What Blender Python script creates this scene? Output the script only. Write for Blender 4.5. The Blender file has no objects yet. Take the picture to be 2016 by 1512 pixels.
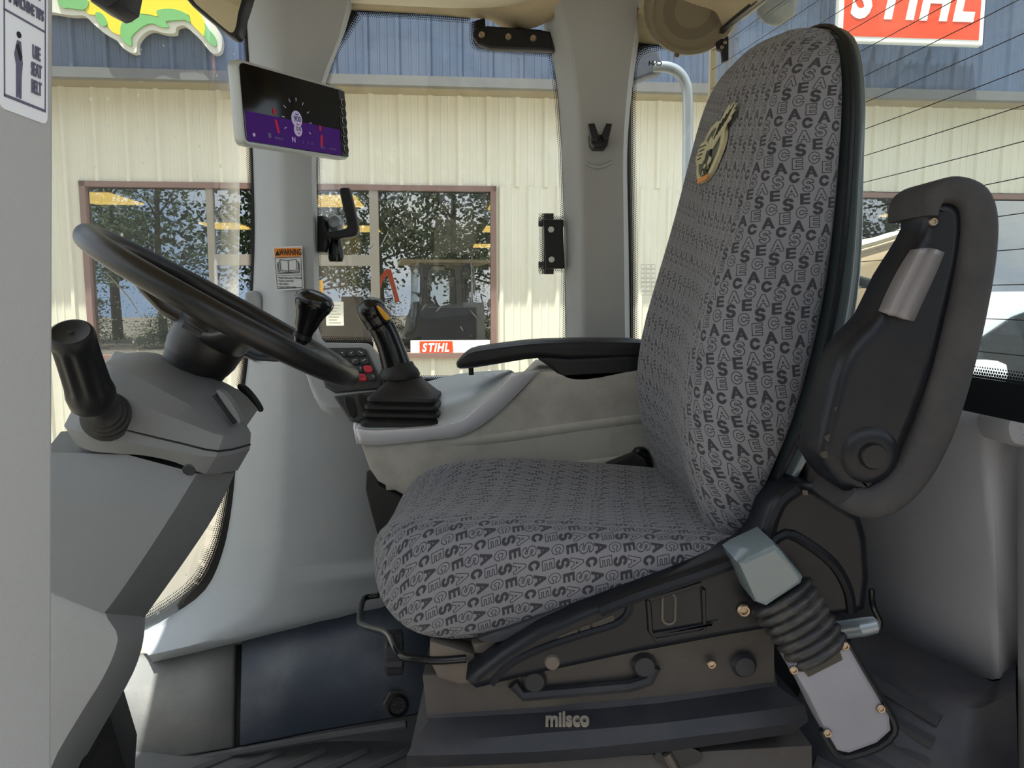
import bpy, bmesh, math, random
from mathutils import Vector, Matrix
random.seed(7)
scene = bpy.context.scene
COL = scene.collection
# ------------------------------------------------------------------ camera, sky, sun, exposure
F_PX, PITCH, HC = 1500.0, math.radians(6.5), 1.0       # 2016x1512 frame; camera 1.0 m over the cab floor
cam_d = bpy.data.cameras.new('camera'); cam = bpy.data.objects.new('camera', cam_d); COL.objects.link(cam)
cam_d.sensor_width = 36.0; cam_d.lens = F_PX / 2016 * 36.0
cam_d.clip_start = 0.02; cam_d.clip_end = 300
cam.location = (0, 0, HC); cam.rotation_euler = (math.pi / 2 - PITCH, 0, 0)
scene.camera = cam
scene.view_settings.view_transform = 'Standard'; scene.view_settings.look = 'None'
scene.view_settings.gamma = 1.0; scene.view_settings.use_curve_mapping = False
scene.view_settings.exposure = 0.30
SKY_STRENGTH, SUN_STRENGTH = 1.65, 10.0
SUN_DIR = Vector((-0.10, -0.21, 0.96)).normalized()     # towards the sun

world = bpy.data.worlds.new('sky'); scene.world = world; world.use_nodes = True
nt = world.node_tree; nt.nodes.clear()
wo = nt.nodes.new('ShaderNodeOutputWorld'); bg = nt.nodes.new('ShaderNodeBackground')
tc = nt.nodes.new('ShaderNodeTexCoord'); nz = nt.nodes.new('ShaderNodeTexNoise'); cr = nt.nodes.new('ShaderNodeValToRGB')
mp = nt.nodes.new('ShaderNodeMapping'); mp.inputs['Scale'].default_value = (1, 1, 2.2)
nz.inputs['Scale'].default_value = 2.3; nz.inputs['Detail'].default_value = 6; nz.inputs['Roughness'].default_value = 0.55
cr.color_ramp.elements[0].position = 0.38; cr.color_ramp.elements[0].color = (0.42, 0.56, 0.80, 1)
cr.color_ramp.elements[1].position = 0.60; cr.color_ramp.elements[1].color = (0.98, 0.97, 0.95, 1)
nt.links.new(tc.outputs['Generated'], mp.inputs['Vector']); nt.links.new(mp.outputs['Vector'], nz.inputs['Vector'])
nt.links.new(nz.outputs['Fac'], cr.inputs['Fac']); nt.links.new(cr.outputs['Color'], bg.inputs['Color'])
bg.inputs['Strength'].default_value = SKY_STRENGTH
nt.links.new(bg.outputs['Background'], wo.inputs['Surface'])
sd = bpy.data.lights.new('sun', 'SUN'); so = bpy.data.objects.new('sun', sd); COL.objects.link(so)
sd.energy = SUN_STRENGTH; sd.angle = math.radians(0.6); sd.color = (1.0, 0.97, 0.92)
so.rotation_euler = SUN_DIR.to_track_quat('Z', 'Y').to_euler(); so.location = (-3, -3, 9)

# ------------------------------------------------------------------ layout helpers (metres)
CP, SP_ = math.cos(PITCH), math.sin(PITCH)
def P(px, py, d):
    """world point on the depth plane Y = d that the survey pixel (px, py) of the photo fell on"""
    dx = (px - 1008) / F_PX; dy = (756 - py) / F_PX
    s = d / (CP + dy * SP_)
    return Vector((dx * s, d, HC + s * (-SP_ + dy * CP)))
def Zat(py, d): return P(1008, py, d).z
def ray(px, py):
    v = P(px, py, 1.0) - Vector((0, 0, HC)); return v
def lin(c):
    out = []
    for v in c[:3]:
        v = v / 255.0
        out.append(v / 12.92 if v <= 0.04045 else ((v + 0.055) / 1.055) ** 2.4)
    return (*out, 1.0)

# ------------------------------------------------------------------ node expression helper
class E:
    def __init__(s, t, o): s.t, s.o = t, o
    def _m(s, op, *a):
        n = s.t.nodes.new('ShaderNodeMath'); n.operation = op
        for i, v in enumerate((s,) + a):
            if isinstance(v, E): s.t.links.new(v.o, n.inputs[i])
            else: n.inputs[i].default_value = v
        return E(s.t, n.outputs[0])
    def __add__(s, b): return s._m('ADD', b)
    __radd__ = __add__
    def __sub__(s, b): return s._m('SUBTRACT', b)
    def __rsub__(s, b): return (s * -1.0) + b
    def __mul__(s, b): return s._m('MULTIPLY', b)
    __rmul__ = __mul__
    def __truediv__(s, b): return s._m('DIVIDE', b)
    def __neg__(s): return s * -1.0
    def abs(s): return s._m('ABSOLUTE')
    def floor(s): return s._m('FLOOR')
    def fract(s): return s._m('FRACT')
    def sqrt(s): return s._m('SQRT')
    def mod(s, b): return s._m('FLOORED_MODULO', b)
    def sign(s): return s._m('SIGN')
    def lt(s, b): return s._m('LESS_THAN', b)
    def gt(s, b): return s._m('GREATER_THAN', b)
    def max(s, b): return s._m('MAXIMUM', b)
    def min(s, b): return s._m('MINIMUM', b)
    def mix(s, a, b):   # s = 0 -> a, 1 -> b
        return a + s * (b - a)
    def step(s, w):     # 1 where s < 0, soft edge w
        n = s.t.nodes.new('ShaderNodeMapRange'); n.interpolation_type = 'SMOOTHSTEP'
        s.t.links.new(s.o, n.inputs['Value'])
        n.inputs['From Min'].default_value = -w; n.inputs['From Max'].default_value = w
        n.inputs['To Min'].default_value = 1.0; n.inputs['To Max'].default_value = 0.0
        return E(s.t, n.outputs['Result'])
def length(a, b): return (a * a + b * b).sqrt()

# ------------------------------------------------------------------ materials
MATS = {}
def mat(name, rgb, rough=0.5, metal=0.0, var=0.06, vscale=6.0, bump=0.0, bscale=220.0, spec=0.5, dirt=None, dscale=5.0, damt=0.5, coat=0.0):
    """principled material with procedural tone variation, fine grain bump and optional dust/wear colour"""
    if name in MATS: return MATS[name]
    m = bpy.data.materials.new(name); m.use_nodes = True; t = m.node_tree; b = t.nodes['Principled BSDF']
    b.inputs['Roughness'].default_value = rough; b.inputs['Metallic'].default_value = metal
    b.inputs['Specular IOR Level'].default_value = spec; b.inputs['Coat Weight'].default_value = coat
    c = lin(rgb)
    g = t.nodes.new('ShaderNodeNewGeometry'); n = t.nodes.new('ShaderNodeTexNoise')
    n.inputs['Scale'].default_value = vscale; n.inputs['Detail'].default_value = 4
    t.links.new(g.outputs['Position'], n.inputs['Vector'])
    r = t.nodes.new('ShaderNodeValToRGB')
    r.color_ramp.elements[0].position = 0.3; r.color_ramp.elements[1].position = 0.7
    r.color_ramp.elements[0].color = tuple(min(1, v * (1 - var)) for v in c[:3]) + (1,)
    r.color_ramp.elements[1].color = tuple(min(1, v * (1 + var)) for v in c[:3]) + (1,)
    t.links.new(n.outputs['Fac'], r.inputs['Fac']); col = r.outputs['Color']
    if dirt:
        n2 = t.nodes.new('ShaderNodeTexNoise'); n2.inputs['Scale'].default_value = dscale; n2.inputs['Detail'].default_value = 8
        n2.inputs['Roughness'].default_value = 0.65
        t.links.new(g.outputs['Position'], n2.inputs['Vector'])
        r2 = t.nodes.new('ShaderNodeValToRGB'); r2.color_ramp.elements[0].position = 0.48; r2.color_ramp.elements[1].position = 0.75
        r2.color_ramp.elements[0].color = (0, 0, 0, 1); r2.color_ramp.elements[1].color = (damt,) * 3 + (1,)
        t.links.new(n2.outputs['Fac'], r2.inputs['Fac'])
        mx = t.nodes.new('ShaderNodeMix'); mx.data_type = 'RGBA'
        t.links.new(r2.outputs['Color'], mx.inputs['Factor']); t.links.new(col, mx.inputs['A']); mx.inputs['B'].default_value = lin(dirt)
        col = mx.outputs['Result']
    t.links.new(col, b.inputs['Base Color'])
    if bump:
        n3 = t.nodes.new('ShaderNodeTexNoise'); n3.inputs['Scale'].default_value = bscale; n3.inputs['Detail'].default_value = 2
        t.links.new(g.outputs['Position'], n3.inputs['Vector'])
        bp = t.nodes.new('ShaderNodeBump'); bp.inputs['Strength'].default_value = bump; bp.inputs['Distance'].default_value = 0.002
        t.links.new(n3.outputs['Fac'], bp.inputs['Height']); t.links.new(bp.outputs['Normal'], b.inputs['Normal'])
    MATS[name] = m; return m
def emit(name, rgb, s):
    m = bpy.data.materials.new(name); m.use_nodes = True; t = m.node_tree; b = t.nodes['Principled BSDF']
    b.inputs['Base Color'].default_value = tuple(0.08 * v for v in lin(rgb)[:3]) + (1,); b.inputs['Specular IOR Level'].default_value = 0.2; b.inputs['Emission Color'].default_value = lin(rgb)
    b.inputs['Emission Strength'].default_value = s
    MATS[name] = m; return m
def glass(name, tint, refl, rough=0.0, specks=0.0, sscale=60.0, haze=0.0, boost=0.55):
    """thin pane: tinted transparency, fresnel reflection, dried specks and a dusty film"""
    m = bpy.data.materials.new(name); m.use_nodes = True; t = m.node_tree; t.nodes.clear()
    o = t.nodes.new('ShaderNodeOutputMaterial'); tr = t.nodes.new('ShaderNodeBsdfTransparent'); gl = t.nodes.new('ShaderNodeBsdfGlossy')
    tr.inputs['Color'].default_value = (*tint, 1); gl.inputs['Roughness'].default_value = rough
    lw = t.nodes.new('ShaderNodeLayerWeight'); lw.inputs['Blend'].default_value = 0.5
    f = E(t, lw.outputs['Facing']); k = (f * f * f * boost + refl).min(0.95)
    mx = t.nodes.new('ShaderNodeMixShader'); t.links.new(k.o, mx.inputs['Fac'])
    t.links.new(tr.outputs[0], mx.inputs[1]); t.links.new(gl.outputs[0], mx.inputs[2]); last = mx.outputs[0]
    if specks:
        g = t.nodes.new('ShaderNodeNewGeometry')
        v = t.nodes.new('ShaderNodeTexVoronoi'); v.inputs['Scale'].default_value = sscale
        t.links.new(g.outputs['Position'], v.inputs['Vector'])
        n = t.nodes.new('ShaderNodeTexNoise'); n.inputs['Scale'].default_value = 7.0
        t.links.new(g.outputs['Position'], n.inputs['Vector'])
        sx = t.nodes.new('ShaderNodeSeparateColor'); t.links.new(v.outputs['Color'], sx.inputs['Color'])
        big = E(t, sx.outputs['Red']); thr = (big - 0.75).max(0.0) * 0.75 * specks
        d = (E(t, v.outputs['Distance']) - thr).lt(0.0) * (E(t, n.outputs['Fac']) - 0.40).gt(0.0)
        d = (d * 0.65 + haze).min(1.0)
        df = t.nodes.new('ShaderNodeBsdfDiffuse'); df.inputs['Color'].default_value = (0.75, 0.74, 0.68, 1)
        tl = t.nodes.new('ShaderNodeBsdfTranslucent'); tl.inputs['Color'].default_value = (0.75, 0.74, 0.68, 1)
        ad = t.nodes.new('ShaderNodeMixShader'); ad.inputs['Fac'].default_value = 0.5
        t.links.new(df.outputs[0], ad.inputs[1]); t.links.new(tl.outputs[0], ad.inputs[2])
        m2 = t.nodes.new('ShaderNodeMixShader'); t.links.new(d.o, m2.inputs['Fac'])
        t.links.new(last, m2.inputs[1]); t.links.new(ad.outputs[0], m2.inputs[2]); last = m2.outputs[0]
    t.links.new(last, o.inputs['Surface']); MATS[name] = m; return m
def frit_mat():
    """black ceramic glass edge: UV v = metres from the clear side; solid black with round see-through dots towards the clear side"""
    m = bpy.data.materials.new('black_frit_dots'); m.use_nodes = True; t = m.node_tree; t.nodes.clear()
    o = t.nodes.new('ShaderNodeOutputMaterial'); uv = t.nodes.new('ShaderNodeUVMap'); s = t.nodes.new('ShaderNodeSeparateXYZ')
    t.links.new(uv.outputs['UV'], s.inputs[0]); u, v = E(t, s.outputs['X']), E(t, s.outputs['Y'])
    pit = 0.0042
    row = (v / (pit * 0.87)).floor(); cu = (u / pit + row * 0.5).fract() - 0.5; cv = (v / (pit * 0.87)).fract() - 0.5
    r = length(cu, cv * 0.87)
    rad = 0.20 + (v / 0.016) * 0.42                      # black dots grow until they merge into the solid band
    k = (r - rad).lt(0.0).max(v.gt(0.016))
    tr = t.nodes.new('ShaderNodeBsdfTransparent'); b = t.nodes.new('ShaderNodeBsdfPrincipled')
    b.inputs['Base Color'].default_value = (0.006, 0.006, 0.007, 1); b.inputs['Roughness'].default_value = 0.35
    mx = t.nodes.new('ShaderNodeMixShader'); t.links.new(k.o, mx.inputs['Fac']); t.links.new(tr.outputs[0], mx.inputs[1]); t.links.new(b.outputs[0], mx.inputs[2])
    t.links.new(mx.outputs[0], o.inputs['Surface']); MATS['frit'] = m; return m
def fabric_mat():
    """grey woven seat cloth, UV in metres: cells with the letters C A S E, alternately filled and outlined"""
    m = bpy.data.materials.new('letter_woven_fabric'); m.use_nodes = True; t = m.node_tree; b = t.nodes['Principled BSDF']
    uv = t.nodes.new('ShaderNodeUVMap'); s = t.nodes.new('ShaderNodeSeparateXYZ'); t.links.new(uv.outputs['UV'], s.inputs[0])
    u0, v0 = E(t, s.outputs['X']), E(t, s.outputs['Y'])
    cell = 0.0172
    U = u0 / cell + v0 / cell * 0.10; V = v0 / cell * -1.0 - u0 / cell * 0.12
    i = U.floor(); V2 = V + i.mod(2.0) * 0.45; j = V2.floor()
    L = (j + i.mod(2.0) * 2.0).mod(4.0); fill = (L + i).mod(2.0)
    x0 = (U.fract() - 0.5) * 1.02; y0 = (V2.fract() - 0.5) * -1.02
    ca, sa = math.cos(0.20), math.sin(0.20)
    x = x0 * ca + y0 * sa; y = y0 * ca - x0 * sa
    w = 0.105
    rC = (length(x * 1.15, y) - 0.30).abs() - w
    gap = (x * -1.0 + 0.02).max(y.abs() - 0.10); dC = rC.max(gap * -1.0)
    q = x.abs()
    dA = ((q * 0.92 + (y - 0.36) * 0.39).abs() - w * 0.95).min(((y + 0.14).abs() - 0.06).max(q - 0.22)).max(y.abs() - 0.42)
    xs = x * 0.85
    dU = ((length(xs, y - 0.195) - 0.195).abs() - w * 0.9).max(((xs * -1.0 + 0.02).max(y - 0.195)) * -1.0)
    dL = ((length(xs, y + 0.195) - 0.195).abs() - w * 0.9).max(((xs + 0.02).max(y * -1.0 - 0.195)) * -1.0)
    dS = dU.min(dL)
    dE = ((x + 0.22).abs() - w).max(y.abs() - 0.40).min((y.abs() - 0.075).min((y.abs() - 0.325).abs() - 0.075).max(x.abs() - 0.32))
    d = L.lt(0.5).mix(L.lt(1.5).mix(L.lt(2.5).mix(dE, dS), dA), dC)
    filled = (d - 0.015).step(0.02); outl = ((d - 0.02).abs() - 0.030).step(0.018)
    ink = fill.mix(outl, filled)
    # weave: fine cross hatch inside the filled letters and a faint thread grain everywhere
    hx = ((u0 / 0.0011).fract() - 0.5).abs(); hy = ((v0 / 0.0011).fract() - 0.5).abs()
    hatch = ((hx - 0.20).lt(0.0) * (hy - 0.20).lt(0.0)) * fill * 0.35
    ink = (ink * (1.0 - hatch))
    n = t.nodes.new('ShaderNodeTexNoise'); n.inputs['Scale'].default_value = 9.0; n.inputs['Detail'].default_value = 6
    g = t.nodes.new('ShaderNodeNewGeometry'); t.links.new(g.outputs['Position'], n.inputs['Vector'])
    base = t.nodes.new('ShaderNodeMix'); base.data_type = 'RGBA'
    base.inputs['A'].default_value = lin((112, 112, 120)); base.inputs['B'].default_value = lin((128, 127, 130))
    t.links.new(n.outputs['Fac'], base.inputs['Factor'])
    mx = t.nodes.new('ShaderNodeMix'); mx.data_type = 'RGBA'; t.links.new(ink.o, mx.inputs['Factor'])
    t.links.new(base.outputs['Result'], mx.inputs['A']); mx.inputs['B'].default_value = lin((50, 50, 55))
    t.links.new(mx.outputs['Result'], b.inputs['Base Color'])
    b.inputs['Roughness'].default_value = 0.9; b.inputs['Specular IOR Level'].default_value = 0.2
    b.inputs['Sheen Weight'].default_value = 0.15
    bp = t.nodes.new('ShaderNodeBump'); bp.inputs['Strength'].default_value = 0.25; bp.inputs['Distance'].default_value = 0.001
    bh = (hx + hy) * 0.4 - ink * 0.5
    t.links.new(bh.o, bp.inputs['Height']); t.links.new(bp.outputs['Normal'], b.inputs['Normal'])
    MATS['fabric'] = m; return m

# ------------------------------------------------------------------ mesh helpers: every builder returns (verts, faces[, uvs])
WO = {}
def thing(name, loc, label, cat, group=None):
    o = bpy.data.objects.new(name, None); COL.objects.link(o); o.location = loc; o.empty_display_size = 0.05
    WO[o] = Vector(loc); tagp(o, label, cat, group); return o
def tagp(o, label=None, cat=None, group=None, kind=None):
    if label: o['label'] = label
    if cat: o['category'] = cat
    if group: o['group'] = group
    if kind: o['kind'] = kind
    return o
def mk(name, vf, m, parent=None, smooth=True, bevel=0.0, bseg=2, solid=0.0, soff=1.0, sub=0, label=None, angle=40):
    verts, faces = vf[0], vf[1]
    vs = [Vector(v) for v in verts]
    if parent is not None: org = WO[parent]
    else:
        org = sum(vs, Vector()) / len(vs); org.z = min(v.z for v in vs)
    me = bpy.data.meshes.new(name); me.from_pydata([tuple(v - org) for v in vs], [], faces)
    if len(vf) > 2 and vf[2] is not None:
        ul = me.uv_layers.new(name='UVMap')
        for poly, fu in zip(me.polygons, vf[2]):
            for li, c in zip(poly.loop_indices, fu): ul.data[li].uv = c
    bm = bmesh.new(); bm.from_mesh(me); bmesh.ops.recalc_face_normals(bm, faces=bm.faces); bm.to_mesh(me); bm.free()
    me.materials.append(m if not isinstance(m, str) else MATS[m])
    if smooth:
        me.polygons.foreach_set('use_smooth', [True] * len(me.polygons))
        me.set_sharp_from_angle(angle=math.radians(angle))
    me.update()
    o = bpy.data.objects.new(name, me); COL.objects.link(o)
    if parent is not None: o.parent = parent
    else: o.location = org
    WO[o] = org
    if solid:
        s = o.modifiers.new('thickness', 'SOLIDIFY'); s.thickness = solid; s.offset = soff
    if bevel:
        b = o.modifiers.new('bevel', 'BEVEL'); b.width = bevel; b.segments = bseg; b.limit_method = 'ANGLE'; b.angle_limit = math.radians(35)
    if sub:
        s = o.modifiers.new('subdivision', 'SUBSURF'); s.levels = sub; s.render_levels = sub
    if label: o['label'] = label
    return o
def inst(name, mesh, M, parent=None, label=None):
    o = bpy.data.objects.new(name, mesh); COL.objects.link(o)
    loc, rot, sc = M.decompose()
    if parent is not None: o.parent = parent; o.location = loc - WO[parent]
    else: o.location = loc
    o.rotation_mode = 'QUATERNION'; o.rotation_quaternion = rot; o.scale = sc; WO[o] = loc
    if label: o['label'] = label
    return o
def struct(o): o['kind'] = 'structure'; return o
def frame(o, z, x=Vector((1, 0, 0))):
    z = Vector(z).normalized(); x = Vector(x); x = (x - z * x.dot(z))
    if x.length < 1e-4: x = Vector((0, 1, 0)); x = x - z * x.dot(z)
    x.normalize(); y = z.cross(x)
    return Matrix(((x.x, y.x, z.x, o[0]), (x.y, y.y, z.y, o[1]), (x.z, y.z, z.z, o[2]), (0, 0, 0, 1)))
def crom(pts, n=4, closed=False):
    """Catmull-Rom resampling of 2D/3D points"""
    pts = [Vector(p) for p in pts]; out = []; N = len(pts)
    rng = range(N) if closed else range(N - 1)
    for i in rng:
        if closed: a, b, c, d = pts[i - 1], pts[i], pts[(i + 1) % N], pts[(i + 2) % N]
        else: a, b, c, d = pts[max(i - 1, 0)], pts[i], pts[i + 1], pts[min(i + 2, N - 1)]
        for k in range(n):
            t = k / n
            out.append(0.5 * ((2 * b) + (c - a) * t + (2 * a - 5 * b + 4 * c - d) * t * t + (3 * b - a - 3 * c + d) * t ** 3))
    if not closed: out.append(pts[-1])
    return out
def box(x0, x1, y0, y1, z0, z1, M=None):
    v = [Vector((x, y, z)) for z in (z0, z1) for y in (y0, y1) for x in (x0, x1)]
    if M: v = [M @ a for a in v]
    return v, [(0, 2, 3, 1), (4, 5, 7, 6), (0, 1, 5, 4), (2, 6, 7, 3), (0, 4, 6, 2), (1, 3, 7, 5)]
def join(*vfs):
    V, Fc = [], []
    for vf in vfs:
        n = len(V); V += list(vf[0]); Fc += [tuple(i + n for i in f) for f in vf[1]]
    return V, Fc
def loft(rings, closed=True, caps=True, uv=False, ucent=0):
    n = len(rings[0]); V = [Vector(p) for r in rings for p in r]; Fc = []; UV = [] if uv else None
    if uv:
        U = []
        for r in rings:
            acc = [0.0]
            for k in range(n): acc.append(acc[-1] + (Vector(r[(k + 1) % n]) - Vector(r[k])).length)
            c = acc[ucent]; U.append([a - c for a in acc])
        ref = max(range(len(rings)), key=lambda k: U[k][-1] - U[k][0])
        vv = [0.0]
        for k in range(1, len(rings)):
            dl = sum((Vector(rings[k][a]) - Vector(rings[k - 1][a])).length for a in range(n)) / n
            vv.append(vv[-1] + dl)
    m = n if closed else n - 1
    for k in range(len(rings) - 1):
        for a in range(m):
            b = (a + 1) % n
            Fc.append((k * n + a, k * n + b, (k + 1) * n + b, (k + 1) * n + a))
            if uv: UV.append([(U[k][a], vv[k]), (U[k][a + 1], vv[k]), (U[k + 1][a + 1], vv[k + 1]), (U[k + 1][a], vv[k + 1])])
    if caps:
        Fc.append(tuple(range(n))[::-1]); Fc.append(tuple((len(rings) - 1) * n + a for a in range(n)))
        if uv: UV += [[(V[i].y, V[i].z) for i in Fc[-2]], [(V[i].y, V[i].z) for i in Fc[-1]]]
    return (V, Fc, UV) if uv else (V, Fc)
def sheet(lines, uv=False):
    """surface patch between polylines that have the same number of points"""
    n = len(lines[0]); V = [Vector(p) for l in lines for p in l]; Fc = []; UV = []
    L = []
    for l in lines:
        acc = [0.0]
        for a in range(n - 1): acc.append(acc[-1] + (Vector(l[a + 1]) - Vector(l[a])).length)
        L.append(acc)
    wv = [0.0]
    for k in range(1, len(lines)): wv.append(wv[-1] + sum((Vector(lines[k][a]) - Vector(lines[k - 1][a])).length for a in range(n)) / n)
    for k in range(len(lines) - 1):
        for a in range(n - 1):
            Fc.append((k * n + a, k * n + a + 1, (k + 1) * n + a + 1, (k + 1) * n + a))
            UV.append([(L[0][a], wv[k]), (L[0][a + 1], wv[k]), (L[0][a + 1], wv[k + 1]), (L[0][a], wv[k + 1])])
    return (V, Fc, UV) if uv else (V, Fc)
def offset2(pts, e, nrm):
    """move a planar closed polygon inwards by e"""
    N = len(pts); out = []
    area = Vector()
    for i in range(N): area += pts[i].cross(pts[(i + 1) % N])
    s = 1 if area.dot(nrm) > 0 else -1
    for i in range(N):
        a, b, c = pts[i - 1], pts[i], pts[(i + 1) % N]
        d1 = (b - a).normalized() if (b - a).length > 1e-9 else (c - b).normalized()
        d2 = (c - b).normalized() if (c - b).length > 1e-9 else d1
        n1 = nrm.cross(d1) * s; n2 = nrm.cross(d2) * s; h = n1 + n2
        if h.length < 1e-6: h = n1
        h.normalize(); out.append(b + h * e / max(0.5, h.dot(n1)))
    bad = []                                             # drop the loops that a tight corner throws up
    for i in range(N):
        dm = 1e9
        for j in range(N):
            a, c = pts[j], pts[(j + 1) % N]; ac = c - a; L2 = ac.length_squared
            t = 0.0 if L2 < 1e-14 else min(1.0, max(0.0, (out[i] - a).dot(ac) / L2))
            dm = min(dm, (out[i] - (a + ac * t)).length)
        bad.append(dm < 0.90 * e)
    if 0 < sum(bad) < N - 3:
        for i in range(N):
            if bad[i]:
                p = 1
                while bad[(i - p) % N]: p += 1
                q = 1
                while bad[(i + q) % N]: q += 1
                bad_p, bad_q = out[(i - p) % N], out[(i + q) % N]
                pts_fix = bad_p.lerp(bad_q, p / (p + q)); out[i] = pts_fix if True else out[i]
    return out
def slab(pts, ext, bev=0.0):
    """closed planar 3D outline extruded by vector ext; the front rim (at the outline) is rounded by bev"""
    pts = [Vector(p) for p in pts]; N = len(pts); ext = Vector(ext); nrm = ext.normalized()
    if bev:
        r0 = offset2(pts, bev, nrm); r1 = offset2(pts, bev * 0.30, nrm)
        rings = [offset2(pts, bev * 1.25, nrm), r0, [p + nrm * bev * 0.30 for p in r1], [p + nrm * bev for p in pts], [p + ext for p in pts]]
    else: rings = [pts, [p + ext for p in pts]]
    return loft(rings)
def plate(px, d, th, bev=0.0, smooth=0, closed=True):
    pts = [P(a, b, d) for a, b in px]
    if smooth: pts = crom(pts, smooth, True)
    return slab(pts, (0, th, 0), bev)
def tube(path, r, n=10, closed=False, caps=True, rs=None, up=None, flat=1.0):
    path = [Vector(p) for p in path]; N = len(path); rings = []; prev = None
    for i, p in enumerate(path):
        if closed: t = (path[(i + 1) % N] - path[i - 1]).normalized()
        else: t = (path[min(i + 1, N - 1)] - path[max(i - 1, 0)]).normalized()
        if prev is None:
            a = Vector(up) if up is not None else (Vector((0, 0, 1)) if abs(t.z) < 0.9 else Vector((0, 1, 0)))
        else: a = prev
        a = (a - t * a.dot(t)).normalized(); b = t.cross(a); prev = a
        rr = rs[i] if rs else r
        rings.append([p + a * math.cos(k * 2 * math.pi / n) * rr + b * math.sin(k * 2 * math.pi / n) * rr * flat for k in range(n)])
    if closed:
        V, Fc = loft(rings, caps=False); M = len(rings) - 1
        for a in range(n):
            b = (a + 1) % n; Fc.append((M * n + a, M * n + b, b, a))
        return V, Fc
    return loft(rings, caps=caps)
def lathe(prof, M, n=24):
    """profile of (radius, height) turned about local Z of M"""
    rings = [[M @ Vector((max(r, 1e-5) * math.cos(k * 2 * math.pi / n), max(r, 1e-5) * math.sin(k * 2 * math.pi / n), h)) for k in range(n)] for r, h in prof]
    return loft(rings)
def rrect(w, h, r, n=4):
    out = []
    for cx, cy, a0 in ((w - r, h - r, 0), (-w + r, h - r, 90), (-w + r, -h + r, 180), (w - r, -h + r, 270)):
        for k in range(n + 1):
            a = math.radians(a0 + 90 * k / n); out.append((cx + r * math.cos(a), cy + r * math.sin(a)))
    return out
def text_vf(s, size, M, ext=0.0006, sx=1.0, shear=0.0, align='CENTER', bold=0.0):
    """lettering as a thin solid mesh; M maps text plane (x right, y up) to the world"""
    cu = bpy.data.curves.new('lettering', 'FONT'); cu.body = s; cu.size = size; cu.extrude = ext; cu.align_x = align; cu.align_y = 'CENTER'
    cu.shear = shear; cu.offset = bold; cu.resolution_u = 3
    ob = bpy.data.objects.new('lettering', cu); COL.objects.link(ob)
    dg = bpy.context.evaluated_depsgraph_get(); me = bpy.data.meshes.new_from_object(ob.evaluated_get(dg))
    V = [M @ Vector((v.co.x * sx, v.co.y, v.co.z)) for v in me.vertices]; Fc = [tuple(p.vertices) for p in me.polygons]
    bpy.data.objects.remove(ob); bpy.data.curves.remove(cu); bpy.data.meshes.remove(me)
    return V, Fc
def hexbolt_mesh(r=0.006, h=0.004):
    M = Matrix(); V, Fc = lathe([(r * 0.5, h * 0.5), (r * 0.55, h), (r * 0.8, h * 1.05), (r, h * 0.7), (r, 0)], M, 12)
    me = bpy.data.meshes.new('bolt'); me.from_pydata([tuple(v) for v in V], [], Fc)
    me.polygons.foreach_set('use_smooth', [True] * len(me.polygons)); me.set_sharp_from_angle(angle=0.6); return me
NY = Vector((0, -1, 0))

# ------------------------------------------------------------------ palette
mat('pillar_grey', (164, 165, 164), 0.55, bump=0.15, bscale=900, var=0.03)
mat('panel_grey', (158, 162, 166), 0.55, bump=0.15, bscale=900, var=0.04, dirt=(178, 176, 170), damt=0.25, dscale=9)
mat('rear_panel_grey', (152, 152, 157), 0.5, bump=0.15, bscale=900, var=0.03)
mat('console_grey', (182, 179, 171), 0.45, var=0.06, vscale=10, dirt=(120, 114, 104), damt=0.45, dscale=14)
mat('console_silver', (236, 236, 242), 0.3, metal=0.15, var=0.02)
mat('tray_grey', (196, 204, 210), 0.35, metal=0.1, var=0.04)
mat('column_grey', (116, 118, 121), 0.5, bump=0.12, bscale=1000, var=0.04)
mat('column_light', (150, 150, 150), 0.55, bump=0.12, bscale=900, var=0.04)
mat('kick_blue', (60, 67, 80), 0.5, var=0.10, vscale=9, dirt=(120, 124, 130), damt=0.35, dscale=7, bump=0.1)
mat('kick_grey', (118, 118, 116), 0.7, var=0.10, vscale=12, dirt=(150, 146, 138), damt=0.5, dscale=9, bump=0.2, bscale=150)
mat('black_plastic', (24, 25, 28), 0.40, spec=0.35, var=0.10, bump=0.08, bscale=1200)
mat('black_gloss', (18, 18, 20), 0.18, var=0.05)
mat('black_rubber', (30, 30, 32), 0.6, var=0.10, dirt=(86, 80, 72), damt=0.25, dscale=20)
mat('rim_black', (28, 26, 27), 0.36, var=0.06, bump=0.05, bscale=1500)
mat('shell_black', (100, 112, 116), 0.22, coat=0.6, var=0.08, dirt=(96, 104, 106), damt=0.2, dscale=12)  # black shell; its sky reflection is put into this greyer base colour
mat('cover_black', (20, 22, 28), 0.33, spec=0.28, var=0.10, dirt=(74, 72, 72), damt=0.12, dscale=10, bump=0.06, bscale=700)
mat('pad_foam', (60, 59, 60), 0.8, spec=0.25, var=0.14, vscale=22, dirt=(92, 86, 82), damt=0.3, dscale=18, bump=0.5, bscale=160)
mat('bellows_black', (34, 34, 37), 0.42, var=0.08, dirt=(130, 120, 108), damt=0.35, dscale=26)
mat('plate_grey', (128, 128, 136), 0.42, var=0.08, vscale=14, bump=0.06)
mat('base_black', (48, 49, 54), 0.42, spec=0.3, var=0.10, dirt=(98, 90, 84), damt=0.3, dscale=6, bump=0.15, bscale=350)
mat('base_dusty', (76, 72, 70), 0.75, var=0.12, dirt=(108, 98, 88), damt=0.5, dscale=7, bump=0.2)
mat('dusty_metal', (98, 90, 83), 0.6, metal=0.3, var=0.2, vscale=20)
mat('chrome', (200, 196, 188), 0.22, metal=1.0)
mat('bolt_metal', (170, 152, 132), 0.35, metal=0.9, var=0.2, vscale=60)
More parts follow.
